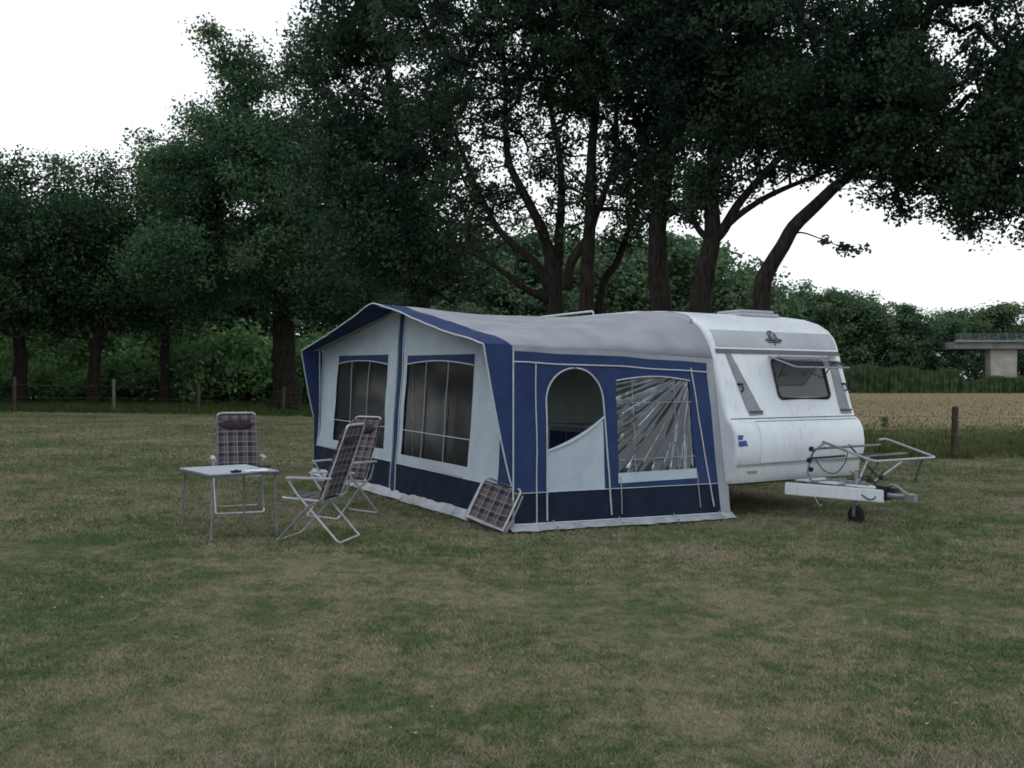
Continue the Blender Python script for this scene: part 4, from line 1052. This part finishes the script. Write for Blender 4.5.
# roof hatches and rail
def hatch(s, t, w_, l_, name='roof_hatch'):
    mb = MB(); z = 2.56 if t < 2 else 2.63
    mb.prism([cl_(s-w_/2, t-l_/2, z), cl_(s+w_/2, t-l_/2, z), cl_(s+w_/2, t+l_/2, z), cl_(s-w_/2, t+l_/2, z)], (0, 0, .05))
    mb.prism([cl_(s-w_/2+.05, t-l_/2+.05, z+.05), cl_(s+w_/2-.05, t-l_/2+.05, z+.05), cl_(s+w_/2-.05, t+l_/2-.05, z+.05), cl_(s-w_/2+.05, t+l_/2-.05, z+.05)], (0, 0, .045))
    mb.build(name, M['bodygrey'], cv, bevel=.012)
hatch(4.72, 1.22, .75, .6); hatch(4.3, 4.2, .5, .5)
mb = MB(); mb.tube(fillet([cl_(3.3, 3.0, 2.62), cl_(3.3, 3.0, 2.72), cl_(3.3, 5.0, 2.72), cl_(3.3, 5.0, 2.62)], .05, 4), .016, sides=8); mb.build('roof_rail', M['alu'], cv)
# floor / chassis, wheels
mb = MB(); mb.box(cl_(4.3, 3.3, .31), (2.0, 6.0, .06)); mb.build('chassis', M['black'], cv)
for s in (S0+.16, S1-.16):
    mb = MB(); c = cl_(s, 3.9, CZ+.31); mb.lathe(c-Vector((.09, 0, 0)), (1, 0, 0), [(0, .20), (0, .28), (.03, .31), (.15, .31), (.18, .28), (.18, .20)], 28); wh = mb.build('wheel', M['rubber'], cv)
    mb = MB(); mb.lathe(c-Vector((.095, 0, 0)), (1, 0, 0), [(0, .05), (.01, .16), (-.0, .19), (.19, .19), (.18, .16), (.19, .05)], 24); mb.build('rim', M['steel'], wh)
for s, t in ((3.35, .35), (5.25, .35)):
    mb = MB(); mb.tube([cl_(s, t+.35, .32), cl_(s, t, CZ+.02)], .02, sides=6); mb.box(cl_(s, t, CZ+.015), (.12, .12, .02)); mb.build('corner_steady', M['steel'], cv)
# drawbar
def dbar(sa):
    mb = MB(); p0 = cl_(lerp(SM, sa, .80), -.32, .285); p1 = cl_(SM+(sa-SM)*.06, -1.42, .265); d = (p1-p0); L_ = d.length
    rot = d.to_track_quat('Y', 'Z').to_matrix(); mb.box((p0+p1)/2, (.05, L_, .15), rot)
    mb.build('drawbar_beam', M['body'], cv, bevel=.008)
dbar(3.72); dbar(5.0)
mb = MB(); mb.prism([cl_(4.1, -.25, .365), cl_(4.62, -.25, .365), cl_(4.42, -1.3, .345), cl_(4.30, -1.3, .345)], (0, 0, .012)); mb.build('drawbar_cover', M['body'], cv)
mb = MB(); mb.tube([cl_(SM, -1.38, .28), cl_(SM, -1.6, .28), cl_(SM, -1.72, .29)], [.045, .035, .04], sides=10); mb.box(cl_(SM, -1.74, .275), (.09, .13, .09)); mb.tube([cl_(SM, -1.7, .32), cl_(SM, -1.55, .40), cl_(SM, -1.45, .41)], .014, sides=6); mb.build('coupling', M['steel'], cv, bevel=.006)
mb = MB(); mb.box(cl_(SM, -1.38, .30), (.12, .14, .17)); mb.tube([cl_(SM-.05, -1.34, .35), cl_(SM-.10, -1.28, .47), cl_(SM-.08, -1.2, .50)], .015, sides=6); mb.box(cl_(SM+.03, -1.48, .33), (.1, .12, .08)); mb.build('brake_head', M['black'], cv, bevel=.012)
# jockey wheel
jw = cl_(SM-.02, -1.0, CZ+.11)
mb = MB(); mb.tube([jw+Vector((0, .0, .12)), jw+Vector((0, 0, .55))], .022, sides=8); mb.tube([jw+Vector((0, 0, .55)), jw+Vector((.1, 0, .56)), jw+Vector((.1, 0, .60))], .008, sides=6)
mb.box(jw+Vector((-.045, 0, .07)), (.008, .04, .16)); mb.box(jw+Vector((.045, 0, .07)), (.008, .04, .16)); mb.box(jw+Vector((0, 0, .145)), (.1, .05, .012)); jo = mb.build('jockey_leg', M['steel'], cv)
mb = MB(); mb.lathe(jw-Vector((.035, 0, 0)), (1, 0, 0), [(0, .06), (0, .095), (.012, .11), (.058, .11), (.07, .095), (.07, .06)], 22); mb.build('jockey_wheel', M['rubber'], jo)
mb = MB(); mb.tube(catmull([cl_(SM-.06, -1.35, .30), cl_(SM-.14, -1.3, .22), cl_(SM-.16, -1.1, .30), cl_(SM-.1, -.9, .26), cl_(SM-.2, -.6, .28)], 6), .008, sides=6); mb.build('cable', M['black'], cv)

# bicycle rack carried on the drawbar: stays with the caravan as a separate fitted thing
bk = thing('bicycle_rack', 'empty silver and black tubular bicycle rack mounted over the drawbar', 'bicycle rack', A0+Vector((.853*SM-.522*-.9, .522*SM+.853*-.9, .34)), ROT)
def kl(s, t, z): return Vector((s-SM, t+.9, z-.34))
P1 = kl(4.28, -.58, .86); P2 = kl(4.26, -1.32, .675); P3 = kl(5.46, -1.32, .675); P4 = kl(5.46, -.60, .87)
mb = MB(); mb.tube(fillet([P1.lerp(P2, .45), P2, P3, P4, P4.lerp(P1, .12)], .07, 5), .016, sides=8); mb.build('loop_frame', M['alu'], bk)
mb = MB(); mb.tube([P1.lerp(P2, .48), P1, P1+Vector((-.02, .03, .01))], .017, sides=8)
mb.tube(fillet([P1, kl(4.14, -.5, .74), kl(4.16, -.45, .62), kl(4.10, -.45, .50), kl(4.12, -.5, .38)], .05, 4), .015, sides=8)
mb.build('side_arm', M['greytube'], bk)
for (a, b, m_) in ((kl(4.12, -.52, .78), kl(5.30, -.62, .80), 'greytube'), (kl(4.10, -.48, .66), kl(4.75, -.5, .67), 'black'), (kl(5.35, -1.0, .70), kl(4.30, -1.05, .74), 'black')):
    mb = MB(); mb.tube([a, b], .014, sides=8); mb.build('cross_rail', M[m_], bk)
mb = MB(); mb.tube([kl(4.85, -1.32, .675), kl(4.5, -1.1, .38)], .015, sides=8); mb.tube([kl(4.65, -.95, .70), kl(4.42, -.95, .36)], .014, sides=8); mb.build('strut', M['alu'], bk)
mb = MB(); mb.tube([kl(5.22, -1.30, .67), kl(5.0, -1.35, .42)], .014, sides=8); mb.build('strut', M['black'], bk)
mb = MB(); mb.tube(fillet([kl(5.3, -.62, .80), kl(5.28, -.6, .55), kl(5.0, -.7, .42), kl(4.5, -.75, .40)], .06, 4), .013, sides=8); mb.tube([kl(4.7, -.6, .82), kl(4.75, -1.0, .44)], .012, sides=8); mb.build('rear_brace', M['black'], bk)
mb = MB(); mb.box(kl(4.7, -.6, .80), (.9, .06, .02)); mb.box(kl(4.85, -1.02, .715), (.85, .06, .02)); mb.build('wheel_channel', M['greytube'], bk)
for p in ((4.12, -.5, .78), (4.08, -.5, .64), (4.14, -.47, .52), (4.45, -1.1, .42), (4.55, -1.2, .46)):
    mb = MB(); mb.box(kl(*p), (.07, .05, .06)); mb.build('clamp', M['black'], bk, bevel=.012)
mb = MB(); mb.tube(catmull([kl(4.2, -.5, .64), kl(4.3, -.55, .50), kl(4.45, -.6, .47), kl(4.62, -.6, .58), kl(4.68, -.6, .72)], 6), .007, sides=5); mb.tube(catmull([kl(4.35, -.9, .52), kl(4.42, -1.05, .43), kl(4.52, -1.15, .40), kl(4.62, -1.2, .56)], 6), .007, sides=5); mb.build('strap', M['black'], bk)
mb = MB(); mb.box(kl(4.40, -.9, .36), (.5, .05, .035)); mb.box(kl(4.40, -.55, .37), (.62, .05, .035)); mb.tube([kl(4.40, -1.15, .38), kl(4.40, -.5, .385)], .018, sides=8); mb.build('base_bracket', M['steel'], bk, bevel=.004)

# ------------------------------------------------------------------ camping chairs (local x forward, y across)
def strip_mesh(path, wid, th, sag=0.012):
    mb = MB(); pts = catmull(path, 6); n = len(pts); ln = [0]
    for k in range(1, n): ln.append(ln[-1]+(pts[k]-pts[k-1]).length)
    nb = 8
    def nrm(i):
        d = pts[min(i+1, n-1)]-pts[max(i-1, 0)]; return Vector((-d.z, 0, d.x)).normalized()
    for side in (0, 1):
        base = len(mb.v)
        for i in range(n):
            for j in range(nb+1):
                y = lerp(-wid/2, wid/2, j/nb); nn = nrm(i)
                mb.uv[len(mb.v)] = (y+.3, ln[i]); mb.v.append(pts[i]+Vector((0, y, 0))+nn*(th/2 if side else -th/2)-nn*sag*math.sin(PI*j/nb))
        for i in range(n-1):
            for j in range(nb):
                q = base+i*(nb+1)+j; mb.face([q, q+1, q+nb+2, q+nb+1] if side else [q, q+nb+1, q+nb+2, q+1])
    m0 = n*(nb+1)
    for i in range(n-1):
        for j in (0, nb):
            q = i*(nb+1)+j; mb.face([q, q+nb+1, q+nb+1+m0, q+m0])
    return mb
def make_chair(label, loc, rz):
    ch = thing('camping_chair', label, 'folding chair', loc, rz, 'plaid folding chairs around the table')
    W2 = .27
    strip_mesh([(.26, 0, .465), (.10, 0, .445), (-.14, 0, .43)], .46, .022).build('seat', M['plaid'], ch)
    strip_mesh([(-.15, 0, .46), (-.20, 0, .62), (-.29, 0, .85), (-.37, 0, 1.06), (-.405, 0, 1.17)], .50, .026).build('backrest', M['plaid'], ch)
    mb = MB(); mb.tube(fillet([(-.14, -.24, .41), (-.215, -.24, .60), (-.435, -.235, 1.20), (-.435, .235, 1.20), (-.215, .24, .60), (-.14, .24, .41)], .06, 5), .0125, sides=8); mb.build('back_frame', M['tube'], ch)
    mb = MB(); mb.tube(fillet([(-.18, -.25, .425), (.28, -.25, .455), (.28, .25, .455), (-.18, .25, .425)], .05, 5), .0125, sides=8); mb.build('seat_frame', M['tube'], ch)
    for y in (-1, 1):
        mb = MB(); mb.tube([(.20, y*.275, .645), (.10, y*.275, .50), (-.34, y*.265, .03)], .0125, sides=8); mb.build('leg', M['tube'], ch)
        mb = MB(); mb.tube([(-.26, y*.285, .63), (-.20, y*.285, .46), (-.02, y*.285, .36), (.30, y*.28, .03)], .0125, sides=8); mb.build('leg', M['greytube' if y > 0 else 'tube'], ch)
        mb = MB(); mb.box((-.04, y*.30, .665), (.50, .055, .022)); mb.build('armrest', M['armrest'], ch, bevel=.010)
    mb = MB(); mb.tube(fillet([(-.32, -.265, .05), (-.36, -.265, .015), (-.36, .265, .015), (-.32, .265, .05)], .03, 3), .0125, sides=8); mb.build('rear_foot_bar', M['tube'], ch)
    mb = MB(); mb.tube(fillet([(.27, -.28, .06), (.32, -.28, .015), (.32, .28, .015), (.27, .28, .06)], .03, 3), .0125, sides=8); mb.build('front_foot_bar', M['tube'], ch)
    mb = MB()
    def pil(a, b):
        th = a*2*PI; y = lerp(-.20, .20, b); r = .045*(1-abs(2*b-1)**5)+.006
        return Vector((-.335+r*.8*math.cos(th), y, 1.055+r*1.35*math.sin(th)))
    mb.grid(pil, 16, 16); mb.build('head_pillow', M['pillow'], ch)
    return ch
def face(dx, dy): return math.atan2(dy, dx)
ch1 = make_chair('plaid high-back folding chair behind the far side of the table, left of the others', (-3.22, 10.95, gz(-3.3, 0)), face(.34, -.94))
for (lb, x, y, dx, dy) in (('plaid folding chair nearest the camera, right of the table and seen from its side', -1.93, 9.22, -.955, .22), ('plaid folding chair beside the awning window, partly behind the nearest chair', -1.98, 10.85, -.62, -.78)):
    c = copy_tree(ch1); c.location = (x, y, gz(x, 0)); c.rotation_euler = (0, 0, face(dx, dy)); c['label'] = lb
for o in [x for x in COL.objects if x.get('category') == 'folding chair']: o.scale = (.95, .95, .95)

# table
Bc = Vector((-2.90, 8.92)); ux = Vector((.60, .46)).normalized(); uy = Vector((-ux.y, ux.x))
TC = Bc+ux*.36+uy*.465; tz = gz(TC.x, 0)
tb = thing('camping_table', 'pale grey-topped folding camping table with thin metal legs left of the chairs', 'table', (TC.x, TC.y, tz), math.atan2(ux.y, ux.x))
mb = MB(); mb.box((0, 0, .630), (.70, .90, .012)); mb.build('tabletop', M['tabletop'], tb, bevel=.003)
mb = MB(); mb.box((0, 0, .612), (.73, .93, .022)); mb.build('rim', M['tableedge'], tb, bevel=.006)
for sx in (-1, 1):
    for sy in (-1, 1):
        mb = MB(); mb.tube([(sx*.32, sy*.41, .60), (sx*.335, sy*.435, -.01)], .012, sides=8); mb.lathe((sx*.335, sy*.435, -.012), (0, 0, 1), [(0, .016), (.03, .016)], 8); mb.build('leg', M['greytube'], tb)
TT = tz+.638
def on_table(px, py):
    Yq = (HC-TT)*F/(py-HY); return Vector(((px-512)/F*Yq, Yq, TT))
p = on_table(256, 470.5); mb = MB(); mb.box((0, 0, .004), (.21, .15, .006)); mb.box((.02, .01, .0085), (.20, .14, .003), __import__('mathutils').Matrix.Rotation(.3, 3, 'Z'))
o = mb.build('paper_sheet', M['paper'], None); o.location = p; o.rotation_euler = (0, 0, .4); tag(o, 'white papers lying near the right edge of the camping table', 'paper')
p = on_table(236, 472); mb = MB(); mb.box((0, 0, .011), (.10, .05, .02)); mb.box((.0, 0, .024), (.03, .03, .008)); o = mb.build('tobacco_pouch', M['black'], None, bevel=.006); o.location = p; o.rotation_euler = (0, 0, .8); o.name = 'small_case'
tag(o, 'small dark case lying near the middle of the camping table', 'case')
p = on_table(262, 467.5); mb = MB(); mb.box((0, 0, .010), (.13, .04, .018)); mb.tube([(-.06, 0, .015), (-.09, .02, .012)], .007, sides=6); o = mb.build('spectacle_case', M['black'], None, bevel=.008); o.location = p+Vector((0, .1, 0)); o.rotation_euler = (0, 0, .3)
tag(o, 'long dark case just behind the white papers on the table', 'case')

# folded plaid stool leaning against the awning corner
sq = Vector((-.24, 0)); fx_ = .853*(-.26)-.522*.17; fy_ = 10.0+.522*(-.26)+.853*.17
fs = thing('folded_footstool', 'folded plaid footstool leaning on the awning front near its corner', 'footstool', (fx_, fy_, gz(fx_, 0)+.05), ROT-PI/2+.45); fs.rotation_euler = (0, .24, ROT-PI/2+.45); fs.scale = (1.08, 1.08, 1.0)
# local x across, local y back toward the wall, z up; leans back
ln = .22; 
def sp_(x, h, o=0): return Vector((x, h*.42+o, h*.91+.012))
mb = MB(); 
def strip2():
    m_ = MB(); n0 = 8
    m_.grid(lambda a, b: sp_(lerp(-.20, .20, a), lerp(.06, .47, b), -.012-.01*math.sin(PI*a)), 8, 8, uvfn=lambda a, b: (lerp(-.2, .2, a)+.3, b*.42))
    m_.grid(lambda a, b: sp_(lerp(-.20, .20, a), lerp(.06, .47, b), .010), 8, 8, uvfn=lambda a, b: (lerp(-.2, .2, a)+.3, b*.42)); return m_
strip2().build('seat', M['plaid'], fs)
mb.tube(fillet([sp_(-.225, .02), sp_(-.225, .50), sp_(.225, .50), sp_(.225, .02)], .05, 5)+[sp_(.225, .02)], .012, sides=8); mb.tube([sp_(-.225, .03), sp_(.225, .03)], .012, sides=8); mb.build('seat_frame', M['tube'], fs)
mb = MB(); mb.tube(fillet([sp_(-.25, .44, .03), sp_(-.26, .0, .03), sp_(.26, .0, .03), sp_(.25, .44, .03)], .05, 5), .011, sides=8); mb.build('folded_legs', M['greytube'], fs)
